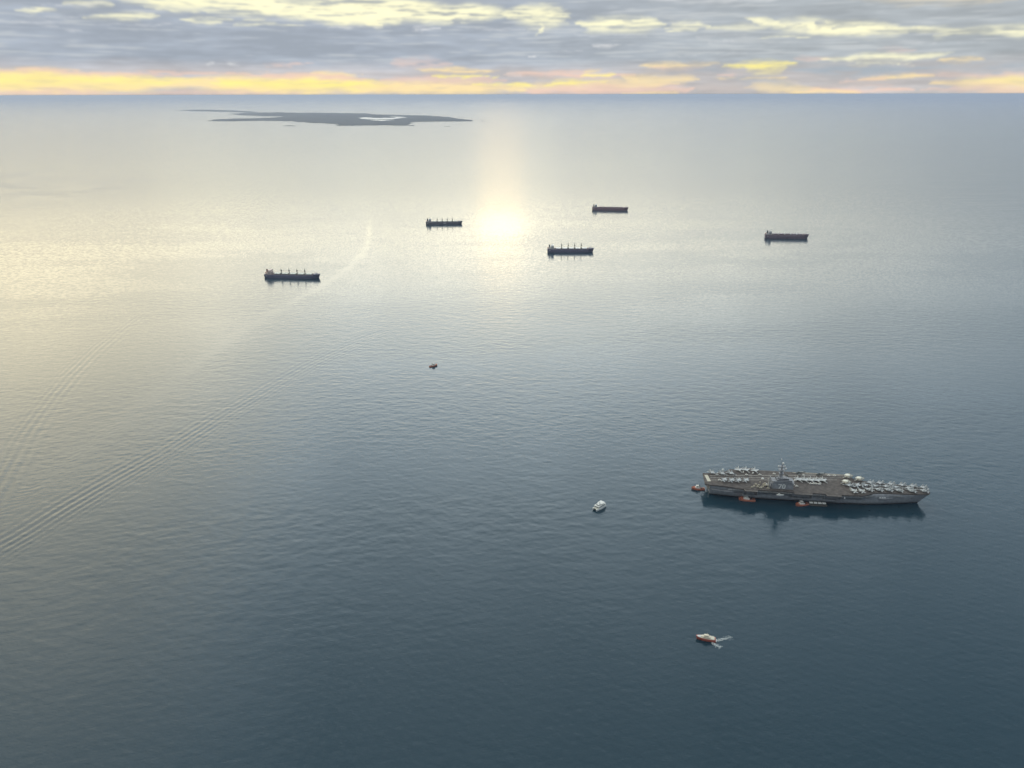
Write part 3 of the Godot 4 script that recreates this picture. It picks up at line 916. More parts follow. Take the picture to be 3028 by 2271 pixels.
func make_tug(label: String, at: Vector3, turn: float, long: float, group := "") -> Node3D:
	var o := thing("tugboat", label, "tugboat", at, turn, group)
	var k := long / 24.0
	var red := paint("tug red", 0.68, 0.22, 0.13, 0.5, 0.25, 0.15)
	var white := paint("tug white", 0.82, 0.80, 0.74, 0.5, 0.1, 0.1)
	var black := paint("rubber", 0.03, 0.03, 0.03, 0.8)
	var deck := paint("tug deck", 0.34, 0.14, 0.10, 0.8, 0.25, 0.2)
	var window := paint("window glass", 0.03, 0.035, 0.04, 0.15)
	var st := []
	for s in [[-12.0, 3.2, 3.7, 2.2], [-10.5, 3.9, 4.3, 2.1], [-4.0, 4.3, 4.6, 2.2], [4.0, 4.2, 4.6, 2.8], [8.5, 3.0, 4.0, 3.4], [11.0, 1.4, 2.6, 3.8], [12.0, 0.4, 1.2, 3.9]]:
		st.append([s[0] * k, s[1] * k, s[2] * k, s[3] * k])
	part(o, "hull", Shape.new().loft(boat_rings(st, [-1.2, 0.0, 1.0 * k, 1.6 * k, 2.0], 12.0 * k, 0.8 * k, 3.0)), red)
	part(o, "deck", Shape.new().slab(PackedVector2Array([Vector2(-11.4 * k, -3.4 * k), Vector2(5 * k, -4.2 * k), Vector2(9 * k, -3.4 * k), Vector2(9 * k, 3.4 * k), Vector2(5 * k, 4.2 * k), Vector2(-11.4 * k, 3.4 * k)]), 1.6 * k, 2.3 * k), deck)
	part(o, "bow_fender", Shape.new().rod(Vector3(9.6 * k, 3.3 * k, -3.3 * k), Vector3(12.4 * k, 3.4 * k, -0.6 * k), 0.55 * k, 0.6 * k, 8).rod(Vector3(12.4 * k, 3.4 * k, -0.6 * k), Vector3(12.4 * k, 3.4 * k, 0.6 * k), 0.6 * k, 0.6 * k, 8).rod(Vector3(12.4 * k, 3.4 * k, 0.6 * k), Vector3(9.6 * k, 3.3 * k, 3.3 * k), 0.6 * k, 0.55 * k, 8), black)
	part(o, "bulwark", Shape.new().plate(Vector3(4 * k, 2.6 * k, 4.55 * k), Vector3(4 * k, 3.6 * k, 4.7 * k), Vector3(9.2 * k, 4.1 * k, 3.7 * k), Vector3(9.2 * k, 3.2 * k, 3.6 * k), Vector3(0, 0, 0.1)).plate(Vector3(4 * k, 2.6 * k, -4.55 * k), Vector3(4 * k, 3.6 * k, -4.7 * k), Vector3(9.2 * k, 4.1 * k, -3.7 * k), Vector3(9.2 * k, 3.2 * k, -3.6 * k), Vector3(0, 0, 0.1)), red)
	var house := part(o, "deckhouse", Shape.new().box(Vector3(1.2 * k, 3.6 * k, 0), Vector3(9.0, 2.8, 6.0) * k, Basis.IDENTITY, Vector2(0.96, 0.95)), white)
	part(house, "porthole_row", Shape.new().box(Vector3(1.2 * k, 3.9 * k, 2.98 * k), Vector3(6.4 * k, 0.6 * k, 0.12)), window)
	part(house, "door", Shape.new().box(Vector3(-3.25 * k, 3.3 * k, 0.9 * k), Vector3(0.16, 1.8 * k, 0.8 * k)), window)
	var wheel := part(o, "wheelhouse", Shape.new().box(Vector3(2.0 * k, 6.3 * k, 0), Vector3(4.2, 2.6, 4.2) * k, Basis.IDENTITY, Vector2(1.05, 1.05)), white)
	part(wheel, "window_band", Shape.new().box(Vector3(2.0 * k, 6.75 * k, 0), Vector3(4.42, 0.95, 4.42) * k), window)
	part(wheel, "roof", Shape.new().box(Vector3(2.0 * k, 7.75 * k, 0), Vector3(4.9, 0.3, 4.9) * k), white)
	for s in [-1.0, 1.0]:
		part(o, "funnel", Shape.new().box(Vector3(-2.4 * k, 6.0 * k, 1.9 * s * k), Vector3(1.3, 2.6, 1.0) * k, Basis.IDENTITY, Vector2(0.85, 0.85)), black)
	part(o, "mast", Shape.new().rod(Vector3(1.0 * k, 7.8 * k, 0), Vector3(0.8 * k, 11.6 * k, 0), 0.22 * k, 0.12 * k, 6).rod(Vector3(0.9 * k, 9.8 * k, -1.2 * k), Vector3(0.9 * k, 9.8 * k, 1.2 * k), 0.12 * k, 0.12 * k, 6), white)
	part(o, "towing_winch", Shape.new().rod(Vector3(-6.2 * k, 3.1 * k, -1.3 * k), Vector3(-6.2 * k, 3.1 * k, 1.3 * k), 0.9 * k, 0.9 * k, 10), paint("winch dark", 0.08, 0.09, 0.09, 0.6))
	part(o, "tow_post", Shape.new().box(Vector3(-8.6 * k, 3.0 * k, 0), Vector3(0.5, 1.6, 2.4) * k), red)
	return o


func make_pilot_boat(at: Vector3, turn: float) -> void:
	var o := thing("pilot_boat", "red-hulled motor launch with cream decks throwing up white wash", "pilot boat", at, turn)
	var red := paint("launch red", 0.50, 0.12, 0.08, 0.4, 0.2, 0.2)
	var cream := paint("launch cream", 0.80, 0.73, 0.58, 0.5, 0.08, 0.2)
	var window := paint("window glass", 0.03, 0.035, 0.04, 0.15)
	part(o, "hull", Shape.new().loft(boat_rings([[-10.6, 2.4, 2.9, 2.9], [-9.0, 2.6, 3.0, 3.0], [0.0, 2.6, 3.1, 3.4], [5.0, 2.0, 2.9, 3.8], [8.6, 0.9, 1.9, 4.1], [10.4, 0.2, 0.7, 4.3]], [-0.8, 0.0, 0.9, 1.6, 2.0], 10.4, 0.9, 3.0)), red)
	part(o, "side_deck", Shape.new().slab(PackedVector2Array([Vector2(-8.6, -2.9), Vector2(0, -3.0), Vector2(5, -2.7), Vector2(8, -1.9), Vector2(8, 1.9), Vector2(5, 2.7), Vector2(0, 3.0), Vector2(-8.6, 2.9)]), 2.2, 2.95), cream)
	part(o, "foredeck", Shape.new().ball(Vector3(6.6, 2.75, 0), Vector3(4.4, 0.75, 2.1), 16, 8), paint("foredeck grey", 0.62, 0.66, 0.66, 0.5))
	var trunk := part(o, "cabin_trunk", Shape.new().loft([oval(6.2, 3.2, 1.5, 0.6, 10, 0.6), oval(3.8, 3.4, 2.2, 0.9, 10, 0.6), oval(-4.6, 3.4, 2.4, 0.95, 10, 0.6)]), cream)
	part(trunk, "side_window", Shape.new().box(Vector3(-0.4, 3.5, 2.33), Vector3(7.0, 0.45, 0.1)), window)
	part(trunk, "side_window", Shape.new().box(Vector3(-0.4, 3.5, -2.33), Vector3(7.0, 0.45, 0.1)), window)
	var wheel := part(o, "wheelhouse", Shape.new().loft([oval(2.6, 5.0, 1.5, 0.7, 10, 0.6), oval(2.0, 5.1, 1.85, 1.0, 10, 0.6), oval(-2.6, 5.1, 1.85, 1.0, 10, 0.6)]), cream)
	part(wheel, "window_band", Shape.new().loft([oval(2.65, 5.0, 1.55, 0.3, 10, 0.6), oval(2.05, 5.0, 1.92, 0.32, 10, 0.6), oval(-2.5, 5.0, 1.92, 0.32, 10, 0.6)]), window)
	part(o, "aft_deck", Shape.new().box(Vector3(-7.2, 2.5, 0), Vector3(5.0, 0.6, 5.0)), paint("launch deck", 0.55, 0.42, 0.34, 0.7))
	part(o, "stern_platform", Shape.new().box(Vector3(-11.0, 0.9, 0), Vector3(1.8, 0.3, 4.6)), paint("foredeck grey", 0.62, 0.66, 0.66, 0.5))
	for s in [-1.0, 1.0]:
		part(o, "handrail", Shape.new().rod(Vector3(-8.4, 3.9, 2.75 * s), Vector3(5.0, 3.9, 2.6 * s), 0.05, 0.05, 5).rod(Vector3(-8.4, 2.9, 2.75 * s), Vector3(-8.4, 3.9, 2.75 * s), 0.05, 0.05, 5).rod(Vector3(0.0, 2.9, 2.8 * s), Vector3(0.0, 3.9, 2.8 * s), 0.05, 0.05, 5), paint("foredeck grey", 0.62, 0.66, 0.66, 0.5))
	part(o, "mast", Shape.new().rod(Vector3(-0.6, 6.0, 0), Vector3(-1.2, 8.6, 0), 0.14, 0.08, 6).box(Vector3(-0.8, 7.2, 0), Vector3(0.3, 0.2, 2.0)), cream)
	part(o, "flagstaff", Shape.new().rod(Vector3(-3.2, 4.2, 0), Vector3(-3.8, 7.4, 0), 0.07, 0.05, 6), red)
	# everything above the hull stands on its higher sheer
	for c in o.get_children():
		if not c.name in [&"hull", &"stern_platform"]:
			c.position.y += 1.05


func make_catamaran(at: Vector3, turn: float) -> void:
	var o := thing("passenger_catamaran", "small white two-deck passenger catamaran drifting on its own", "ferry", at, turn)
	var white := paint("ferry white", 0.80, 0.80, 0.76, 0.45, 0.08, 0.2)
	var shade := paint("ferry cream", 0.66, 0.65, 0.56, 0.5, 0.1, 0.2)
	var window := paint("window glass", 0.03, 0.035, 0.04, 0.15)
	for s in [-1.0, 1.0]:
		var rings := boat_rings([[-11.5, 1.2, 1.5, 2.6], [-4.0, 1.4, 1.6, 2.8], [5.0, 1.2, 1.5, 3.0], [9.5, 0.5, 0.9, 3.3], [11.2, 0.1, 0.4, 3.5]], [-1.0, 0.0, 1.0, 1.8, 2.0], 11.2, 0.6, 3.0)
		for r in rings:
			for i in r.size():
				r[i] += Vector3(0, 0, 3.4 * s)
		part(o, "hull", Shape.new().loft(rings), white)
	part(o, "bridge_deck", Shape.new().box(Vector3(-0.8, 2.3, 0), Vector3(20.0, 1.2, 7.0)), paint("ferry dark", 0.09, 0.10, 0.10, 0.6))
	part(o, "main_deck", Shape.new().slab(PackedVector2Array([Vector2(-11.4, -4.8), Vector2(7.5, -4.8), Vector2(9.8, -3.6), Vector2(9.8, 3.6), Vector2(7.5, 4.8), Vector2(-11.4, 4.8)]), 2.85, 3.2), shade)
	var cabin := part(o, "main_cabin", Shape.new().box(Vector3(-1.8, 4.4, 0), Vector3(16.5, 2.5, 8.8), Basis.IDENTITY, Vector2(0.95, 0.96)), white)
	part(cabin, "side_window", Shape.new().box(Vector3(-2.0, 4.6, 4.36), Vector3(14.0, 1.0, 0.12)), window)
	part(cabin, "side_window", Shape.new().box(Vector3(-2.0, 4.6, -4.36), Vector3(14.0, 1.0, 0.12)), window)
	part(cabin, "front_window", Shape.new().box(Vector3(6.3, 4.6, 0), Vector3(0.16, 1.0, 7.4)), window)
	part(o, "upper_deck", Shape.new().box(Vector3(-2.0, 5.85, 0), Vector3(17.5, 0.35, 9.2)), white)
	var wheel := part(o, "wheelhouse", Shape.new().box(Vector3(2.2, 7.0, 0), Vector3(4.4, 2.1, 5.0), Basis.IDENTITY, Vector2(0.85, 0.9)), white)
	part(wheel, "windscreen", Shape.new().box(Vector3(4.22, 7.2, 0), Vector3(0.2, 0.9, 4.0), Basis(Vector3(0, 0, 1), 0.16)), window)
	part(wheel, "side_window", Shape.new().box(Vector3(2.4, 7.2, 2.42), Vector3(2.6, 0.8, 0.14)), window)
	part(wheel, "side_window", Shape.new().box(Vector3(2.4, 7.2, -2.42), Vector3(2.6, 0.8, 0.14)), window)
	part(o, "canopy_roof", Shape.new().box(Vector3(-4.6, 8.1, 0), Vector3(9.0, 0.25, 8.0)), white)
	for p in [[-8.6, 3.6], [-8.6, -3.6], [-1.0, 3.6], [-1.0, -3.6]]:
		part(o, "canopy_post", Shape.new().rod(Vector3(p[0], 6.0, p[1]), Vector3(p[0], 8.0, p[1]), 0.1, 0.1, 6), white)
	part(o, "mast", Shape.new().plate(Vector3(-0.2, 8.2, 0), Vector3(-1.2, 11.4, 0), Vector3(-1.8, 11.4, 0), Vector3(-2.2, 8.2, 0), Vector3(0, 0, 0.18)).box(Vector3(-1.4, 10.2, 0), Vector3(0.4, 0.2, 2.6)), white)
	part(o, "bench_row", Shape.new().box(Vector3(-4.5, 6.3, 0), Vector3(6.5, 0.5, 5.0)), shade)


func make_barge(at: Vector3, turn: float) -> void:
	var o := thing("pontoon_barge", "dark flat barge with white awnings moored against the grey hull", "barge", at, turn)
	var dark := paint("barge steel", 0.10, 0.09, 0.08, 0.8, 0.3, 0.15)
	var cover := paint("awning white", 0.78, 0.77, 0.72, 0.7, 0.06, 0.2)
	part(o, "pontoon", Shape.new().slab(PackedVector2Array([Vector2(-13.5, -5.2), Vector2(11, -5.2), Vector2(13.8, -3.0), Vector2(13.8, 3.0), Vector2(11, 5.2), Vector2(-13.5, 5.2)]), -0.8, 1.3), dark)
	part(o, "deck", Shape.new().slab(PackedVector2Array([Vector2(-13.2, -4.9), Vector2(10.9, -4.9), Vector2(13.4, -2.8), Vector2(13.4, 2.8), Vector2(10.9, 4.9), Vector2(-13.2, 4.9)]), 1.3, 1.36), paint("barge deck", 0.13, 0.12, 0.105, 0.85, 0.3, 0.2))
	for i in 4:
		var x := -9.6 + 6.3 * i
		var a := part(o, "awning", Shape.new().box(Vector3(x, 3.6, -1.5), Vector3(5.2, 0.2, 3.2), Basis(Vector3(1, 0, 0), -0.12)).box(Vector3(x, 3.2, 0.9), Vector3(5.2, 0.16, 2.0), Basis(Vector3(1, 0, 0), 0.75)), cover)
		for p in [[-2.4, -2.9], [2.4, -2.9], [-2.4, 1.4], [2.4, 1.4]]:
			part(a, "post", Shape.new().rod(Vector3(x + p[0], 1.3, p[1]), Vector3(x + p[0], 3.4 if p[1] < 0 else 2.6, p[1]), 0.09, 0.09, 5), dark)
	for s in [-11.0, -5.0, 1.0, 7.0]:
		part(o, "fender", Shape.new().rod(Vector3(s, 0.5, 5.3), Vector3(s, 1.2, 5.35), 0.45, 0.45, 8), paint("rubber", 0.03, 0.03, 0.03, 0.8))


# ---------------------------------------------------------------- the aircraft carrier and what stands on its deck

const CARRIER_AT := Vector3(301.0, 0.0, -1079.3)
const CARRIER_TURN := -0.1309
const DECK := 20.0
const ORDER := ["first", "second", "third", "fourth", "fifth", "sixth", "seventh", "eighth", "ninth", "tenth"]


func on_carrier(x: float, z: float, y := 0.0) -> Vector3:
	return CARRIER_AT + Vector3(x, y, z).rotated(Vector3.UP, CARRIER_TURN)


func stripe(s: Shape, a: Vector2, b: Vector2, wide: float, y := 20.03) -> Shape:
	var d := (b - a).normalized()
	var w := Vector2(-d.y, d.x) * wide * 0.5
	return s.slab(PackedVector2Array([a + w, b + w, b - w, a - w]), y - 0.02, y)


func make_carrier() -> void:
	var o := thing("aircraft_carrier", "long grey aircraft carrier at anchor with jets parked all over its flat deck", "aircraft carrier", CARRIER_AT, CARRIER_TURN)
	var hull := paint("navy grey", 0.36, 0.37, 0.395, 0.6, 0.22, 0.03)
	var tower := hull
	var boot := paint("boot topping", 0.02, 0.02, 0.022, 0.5)
	var deck := paint("deck coating", 0.15, 0.128, 0.115, 0.9, 0.35, 0.025)
	var trim := paint("deck edge steel", 0.30, 0.30, 0.29, 0.7, 0.3, 0.08)
	var line := paint("deck line", 0.5, 0.47, 0.43, 0.85, 0.4, 0.07)
	var white := paint("carrier white", 0.75, 0.75, 0.72, 0.5)
	var steel := paint("wire steel", 0.19, 0.19, 0.185, 0.6)
	var glass := paint("window glass", 0.03, 0.035, 0.04, 0.15)
	var st := [[8.0, 13.0, 17.0], [16.0, 15.0, 18.5], [40.0, 18.0, 20.0], [80.0, 20.2, 20.6], [200.0, 20.4, 20.6], [236.0, 18.5, 19.5], [262.0, 14.5, 17.0], [284.0, 9.5, 14.0], [302.0, 5.4, 11.2], [314.0, 2.4, 8.6], [320.5, 0.5, 6.0]]
	var low := []
	var high := []
	for s in st:
		low.append([s[0], s[1] * 0.96, lerpf(s[1], s[2], 0.16), 2.2])
		high.append([s[0], lerpf(s[1], s[2], 0.16), s[2], 18.4])
	part(o, "boot_topping", Shape.new().loft(boat_rings(low, [-5.0, -2.0, 0.0, 1.2, 2.2], 320.5, 0.9, 2.2)), boot)
	var upper := boat_rings(high, [2.2, 5.5, 9.0, 13.0, 18.4], 320.5, 12.5, 18.4)
	part(o, "hull", Shape.new().loft(upper), hull)
	part(o, "anchor", Shape.new().box(Vector3(307.0, 11.5, 9.4), Vector3(2.2, 2.6, 0.8)), steel)
	# flight deck
	var outline := PackedVector2Array()
	for p in [[0, -18.6], [30, -22], [44, -37.5], [100, -39.6], [150, -40.4], [221, -41.4], [228, -37], [233, -27], [252, -21.5], [290, -18.5], [322, -14.0], [333, -10.5], [335, -6], [335, 3.5], [332, 8.0], [322, 10.5], [290, 13.2], [258, 14.2], [250, 16.5], [232, 26], [212, 27.5], [96, 27.5], [50, 26.5], [34, 22.5], [0, 19]]:
		outline.append(Vector2(p[0], p[1]))
	var fd := part(o, "flight_deck", Shape.new().slab(outline, 18.3, DECK), deck)
	part(fd, "stern_ramp_marking", stripe(Shape.new(), Vector2(4.6, -12.5), Vector2(7.4, 8.6), 5.4), paint("ramp paint", 0.72, 0.68, 0.55, 0.8, 0.15, 0.2), "cream painted band across the stern")
	part(fd, "landing_line", stripe(Shape.new(), Vector2(10, -11.2), Vector2(221, -39.4), 2.0), line)
	part(fd, "landing_line", stripe(Shape.new(), Vector2(10, -3.7), Vector2(214, -29.5), 1.5), line)
	part(fd, "landing_line", stripe(Shape.new(), Vector2(10, 3.9), Vector2(206, -21.5), 1.7), line)
	part(fd, "port_edge_band", stripe(Shape.new(), Vector2(142, -38.6), Vector2(220, -39.6), 3.2, 20.06), paint("edge tan", 0.40, 0.36, 0.30, 0.85, 0.35, 0.07))
	for i in 4:
		part(fd, "arresting_wire", stripe(Shape.new(), Vector2(48 + 13.0 * i, -21.5 - 1.7 * i), Vector2(50.6 + 13.0 * i, 2.0 - 1.7 * i), 0.35), steel)
	for c in [[[236, -8], [328, -7.0]], [[236, 4.6], [327, 3.0]], [[146, -33], [224, -36.5]], [[150, -24], [228, -30]]]:
		part(fd, "catapult_track", stripe(Shape.new(), Vector2(c[0][0], c[0][1]), Vector2(c[1][0], c[1][1]), 0.9), trim)
	for c in [[57, 78], [130, 158], [177, 200]]:
		var e := part(o, "elevator", Shape.new().slab(PackedVector2Array([Vector2(c[0], 27.7), Vector2(c[1], 27.7), Vector2(c[1] - 1.0, 34.0), Vector2(c[0] + 1.0, 34.0)]), 18.6, 19.96), deck)
		part(e, "elevator_edge", stripe(Shape.new(), Vector2(c[0] + 1.0, 33.6), Vector2(c[1] - 1.0, 33.6), 0.6, 20.0), trim)
	part(o, "elevator", Shape.new().slab(PackedVector2Array([Vector2(60, -40.4), Vector2(82, -41.0), Vector2(82, -46.0), Vector2(61, -45.5)]), 18.6, 19.96), deck)
	for b in [[218, 9.5, 0.9], [222, -2.0, 0.9], [150, -33.4, 0.5]]:
		for i in 3:
			part(fd, "blast_deflector", Shape.new().box(Vector3(b[0], DECK + 1.1, b[1] + (i - 1) * 2.9), Vector3(3.6, 0.25, 2.7), Basis(Vector3(0, 0, 1), b[2] * 0.7)), paint("deflector grey", 0.24, 0.25, 0.24, 0.7, 0.2, 0.2))
	# flared sides under the deck edge: open bays below the lifts, a slotted gallery beside the tower
	var side := Shape.new()
	var sb := [[34, 22.3], [50, 26.2], [57, 26.6], [78, 27.0], [84, 27.2], [124, 27.2], [130, 27.2], [158, 27.2], [163, 27.2], [171, 27.2], [177, 27.2], [200, 27.2], [212, 27.2], [232, 25.6], [250, 16.3]]
	var pt := [[30, -21.8], [44, -37.2], [100, -39.3], [221, -41.0], [233, -26.8]]
	for edge in [sb, pt]:
		for i in edge.size() - 1:
			var a: Array = edge[i]
			var b: Array = edge[i + 1]
			var sg: float = signf(a[1])
			var h0: float = minf(20.3, absf(a[1]) - 1.0) * sg
			var h1: float = minf(20.3, absf(b[1]) - 1.0) * sg
			if sg > 0 and int(a[0]) in [57, 130, 177]:
				for e in [a, b]:  # bulkheads at either end of an open lift bay
					side.box(Vector3(e[0], 13.6, 23.6), Vector3(0.7, 9.2, 7.0))
				continue
			var p := [Vector3(a[0], 18.3, a[1]), Vector3(b[0], 18.3, b[1]), Vector3(b[0], 14.6, b[1] - 1.0 * sg), Vector3(a[0], 14.6, a[1] - 1.0 * sg), Vector3(b[0], 9.0, h1), Vector3(a[0], 9.0, h0)]
			if sg > 0 and int(a[0]) in [84, 163]:
				var lip := [Vector3(a[0], 17.4, a[1] - 0.2), Vector3(b[0], 17.4, b[1] - 0.2), Vector3(a[0], 17.4, a[1] - 5.0), Vector3(b[0], 17.4, b[1] - 5.0), Vector3(a[0], 14.6, a[1] - 5.0), Vector3(b[0], 14.6, b[1] - 5.0)]
				side.quad(lip[0], lip[1], p[1], p[0])
				side.quad(lip[2], lip[3], lip[1], lip[0])
				side.quad(lip[4], lip[5], lip[3], lip[2])
				side.quad(p[3], p[2], lip[5], lip[4])
				side.quad(p[5], p[4], p[2], p[3])
			elif sg > 0:
				side.quad(p[3], p[2], p[1], p[0])
				side.quad(p[5], p[4], p[2], p[3])
			else:
				side.quad(p[0], p[1], p[2], p[3])
				side.quad(p[3], p[2], p[4], p[5])
	part(o, "sponson", side, hull)
	for e in [[34, 56], [79, 99], [99, 129], [159, 176], [201, 231]]:
		part(o, "catwalk", Shape.new().box(Vector3((e[0] + e[1]) * 0.5, 17.4, 28.2 if e[0] > 40 and e[0] < 200 else 26.6), Vector3(e[1] - e[0], 0.3, 1.6)), trim)
	part(o, "catwalk", Shape.new().box(Vector3(244, 16.2, 20.5), Vector3(20, 0.35, 1.6), Basis(Vector3.UP, 0.42)), trim)
	part(o, "catwalk", Shape.new().box(Vector3(272, 15.6, 14.6), Vector3(36, 0.3, 1.4), Basis(Vector3.UP, 0.02)), trim)
	for e in [[57, 78], [130, 158], [177, 200]]:
		part(o, "hangar_sill", Shape.new().box(Vector3((e[0] + e[1]) * 0.5, 8.8, 23.6), Vector3(e[1] - e[0] + 2.0, 0.9, 7.4)), hull)
	for x in [84.4, 91.0, 98.0, 105.0, 112.0, 118.5, 123.6, 163.4, 170.6]:
		part(o, "gallery_pillar", Shape.new().box(Vector3(x, 16.1, 26.3), Vector3(1.1, 3.0, 0.9)), hull)
	# boat pocket and stern
	part(o, "stern_platform", Shape.new().box(Vector3(7.2, 10.9, 0), Vector3(6.4, 0.7, 33)), trim)
	part(o, "stern_sponson", Shape.new().slab(PackedVector2Array([Vector2(8, 18), Vector2(34, 21), Vector2(44, 24.5), Vector2(36, 25.5), Vector2(12, 21.5)]), 11.5, 12.6), tower)
	part(o, "bow_sponson", Shape.new().slab(PackedVector2Array([Vector2(256, 14.5), Vector2(281, 11.0), Vector2(279, 15.6), Vector2(268, 18.6), Vector2(258, 18.8)]), 11.6, 12.4), tower)
	for p in [[259.5, 16.6], [263.0, 17.0], [266.5, 16.2]]:
		part(o, "raft_canister", Shape.new().rod(Vector3(p[0] - 1.2, 13.2, p[1]), Vector3(p[0] + 1.2, 13.2, p[1]), 0.8, 0.8, 8), white)
	part(o, "gun_mount", Shape.new().rod(Vector3(261, 12.4, 15.6), Vector3(261, 14.6, 15.6), 1.3, 1.1, 10).ball(Vector3(261, 15.0, 15.6), Vector3(1.1, 1.5, 1.1), 10, 6), tower)
	for p in [[240.0, 17.0], [205.0, 28.4]]:
		part(o, "raft_canister", Shape.new().ball(Vector3(p[0], 15.0, p[1]), Vector3(1.1, 1.1, 1.1), 10, 6), white)
	# island tower on the starboard side
	var isl := part(o, "island_tower", Shape.new().box(Vector3(115.5, 25.0, 15.0), Vector3(31, 10.0, 11.5)).box(Vector3(115.0, 31.4, 14.6), Vector3(27, 2.9, 10.0)).box(Vector3(117.0, 33.6, 14.4), Vector3(22, 1.6, 10.8)).box(Vector3(116.0, 35.6, 14.2), Vector3(15, 2.4, 8.6)), tower)
	part(isl, "window_band", Shape.new().box(Vector3(117.0, 33.7, 14.4), Vector3(22.3, 0.7, 11.1)), glass)
	part(isl, "window_band", Shape.new().box(Vector3(116.0, 35.9, 14.2), Vector3(15.3, 0.8, 8.9)), glass)
	for y in [29.7, 32.85]:
		part(isl, "gallery", Shape.new().box(Vector3(115.0, y, 14.8), Vector3(32.0, 0.3, 13.4)), tower)
	part(isl, "ladder_tower", Shape.new().box(Vector3(99.4, 23.6, 15.0), Vector3(2.4, 7.2, 6.0)), tower)
	var font := SystemFont.new()
	font.font_names = PackedStringArray(["Droid Sans"])
	font.font_weight = 700
	var text := TextMesh.new()
	text.text = "70"
	text.font = font
	text.font_size = 64
	text.pixel_size = 0.165
	text.depth = 0.25
	var num := MeshInstance3D.new()
	num.name = "hull_number"
	num.mesh = text
	num.material_override = white
	num.position = Vector3(114.0, 24.4, 20.95)
	isl.add_child(num)
	var mast := part(o, "mast", Shape.new().rod(Vector3(112, 36.5, 14), Vector3(112, 58.5, 14), 1.5, 0.8, 10).rod(Vector3(109.2, 36, 14), Vector3(111.5, 52, 14), 0.5, 0.4, 6).rod(Vector3(115.0, 36, 14), Vector3(112.5, 52, 14), 0.5, 0.4, 6), tower)
	for y in [[44.0, 7.0], [49.5, 8.5], [55.0, 6.5]]:
		part(mast, "mast_platform", Shape.new().box(Vector3(112, y[0], 14), Vector3(y[1], 0.4, y[1] * 0.9)), tower)
	part(mast, "yardarm", Shape.new().rod(Vector3(105.5, 53.2, 14), Vector3(118.5, 53.2, 14), 0.25, 0.25, 6).rod(Vector3(112, 53.2, 8), Vector3(112, 53.2, 20), 0.25, 0.25, 6), tower)
	part(mast, "pole", Shape.new().rod(Vector3(110.6, 58, 14), Vector3(110.0, 66.2, 14), 0.24, 0.14, 6), tower)
	for d in [[110.0, 66.8, 14.0, 1.0], [113.4, 60.2, 14.0, 1.7], [107.0, 55.4, 15.0, 1.4], [118.0, 51.8, 14.6, 1.6], [116.4, 55.6, 14.0, 1.0]]:
		part(mast, "radome", Shape.new().ball(Vector3(d[0], d[1], d[2]), Vector3.ONE * d[3], 12, 8), white)
		part(mast, "radome_foot", Shape.new().rod(Vector3(d[0], d[1] - d[3] * 1.6, d[2]), Vector3(d[0], d[1] - d[3] * 0.8, d[2]), 0.4, 0.6, 6), tower)
	part(isl, "radar_antenna", Shape.new().box(Vector3(120.5, 40.6, 14), Vector3(0.6, 3.2, 5.6), Basis(Vector3.UP, 0.6)), trim)
	part(isl, "radar_antenna", Shape.new().box(Vector3(105.0, 36.4, 14), Vector3(0.5, 2.6, 4.6), Basis(Vector3.UP, -0.5)), trim)
	part(isl, "antenna_post", Shape.new().rod(Vector3(120.5, 36.0, 14), Vector3(120.5, 40.0, 14), 0.4, 0.3, 6), tower)
	part(isl, "antenna_post", Shape.new().rod(Vector3(105, 32.8, 14), Vector3(105, 35.6, 14), 0.4, 0.3, 6), tower)
	# lattice mast behind the tower, domes along the port edge
	part(o, "radar_mast", Shape.new().rod(Vector3(96, 20, 19), Vector3(96, 37, 19), 0.9, 0.5, 8).box(Vector3(96, 38, 19), Vector3(0.6, 2.6, 6.0)), tower)
	part(o, "port_dome", Shape.new().ball(Vector3(32.0, 24.0, -25.0), Vector3(2.3, 2.5, 2.3), 14, 10).rod(Vector3(32, 17.5, -25), Vector3(32, 22.4, -25), 1.8, 1.8, 10), paint("dome pale", 0.55, 0.58, 0.57, 0.5))
	part(o, "port_sponson", Shape.new().slab(PackedVector2Array([Vector2(24, -21), Vector2(40, -24), Vector2(42, -30), Vector2(26, -29)]), 16.6, 17.6), tower)
	for p in [[104, -41.2, 12.0], [132, -41.6, 10.0], [166, -42.4, 14.0], [200, -43.0, 10.0]]:
		part(o, "port_catwalk", Shape.new().box(Vector3(p[0], 18.6, p[1]), Vector3(p[2] * 2.0, 0.5, 2.4)), trim)


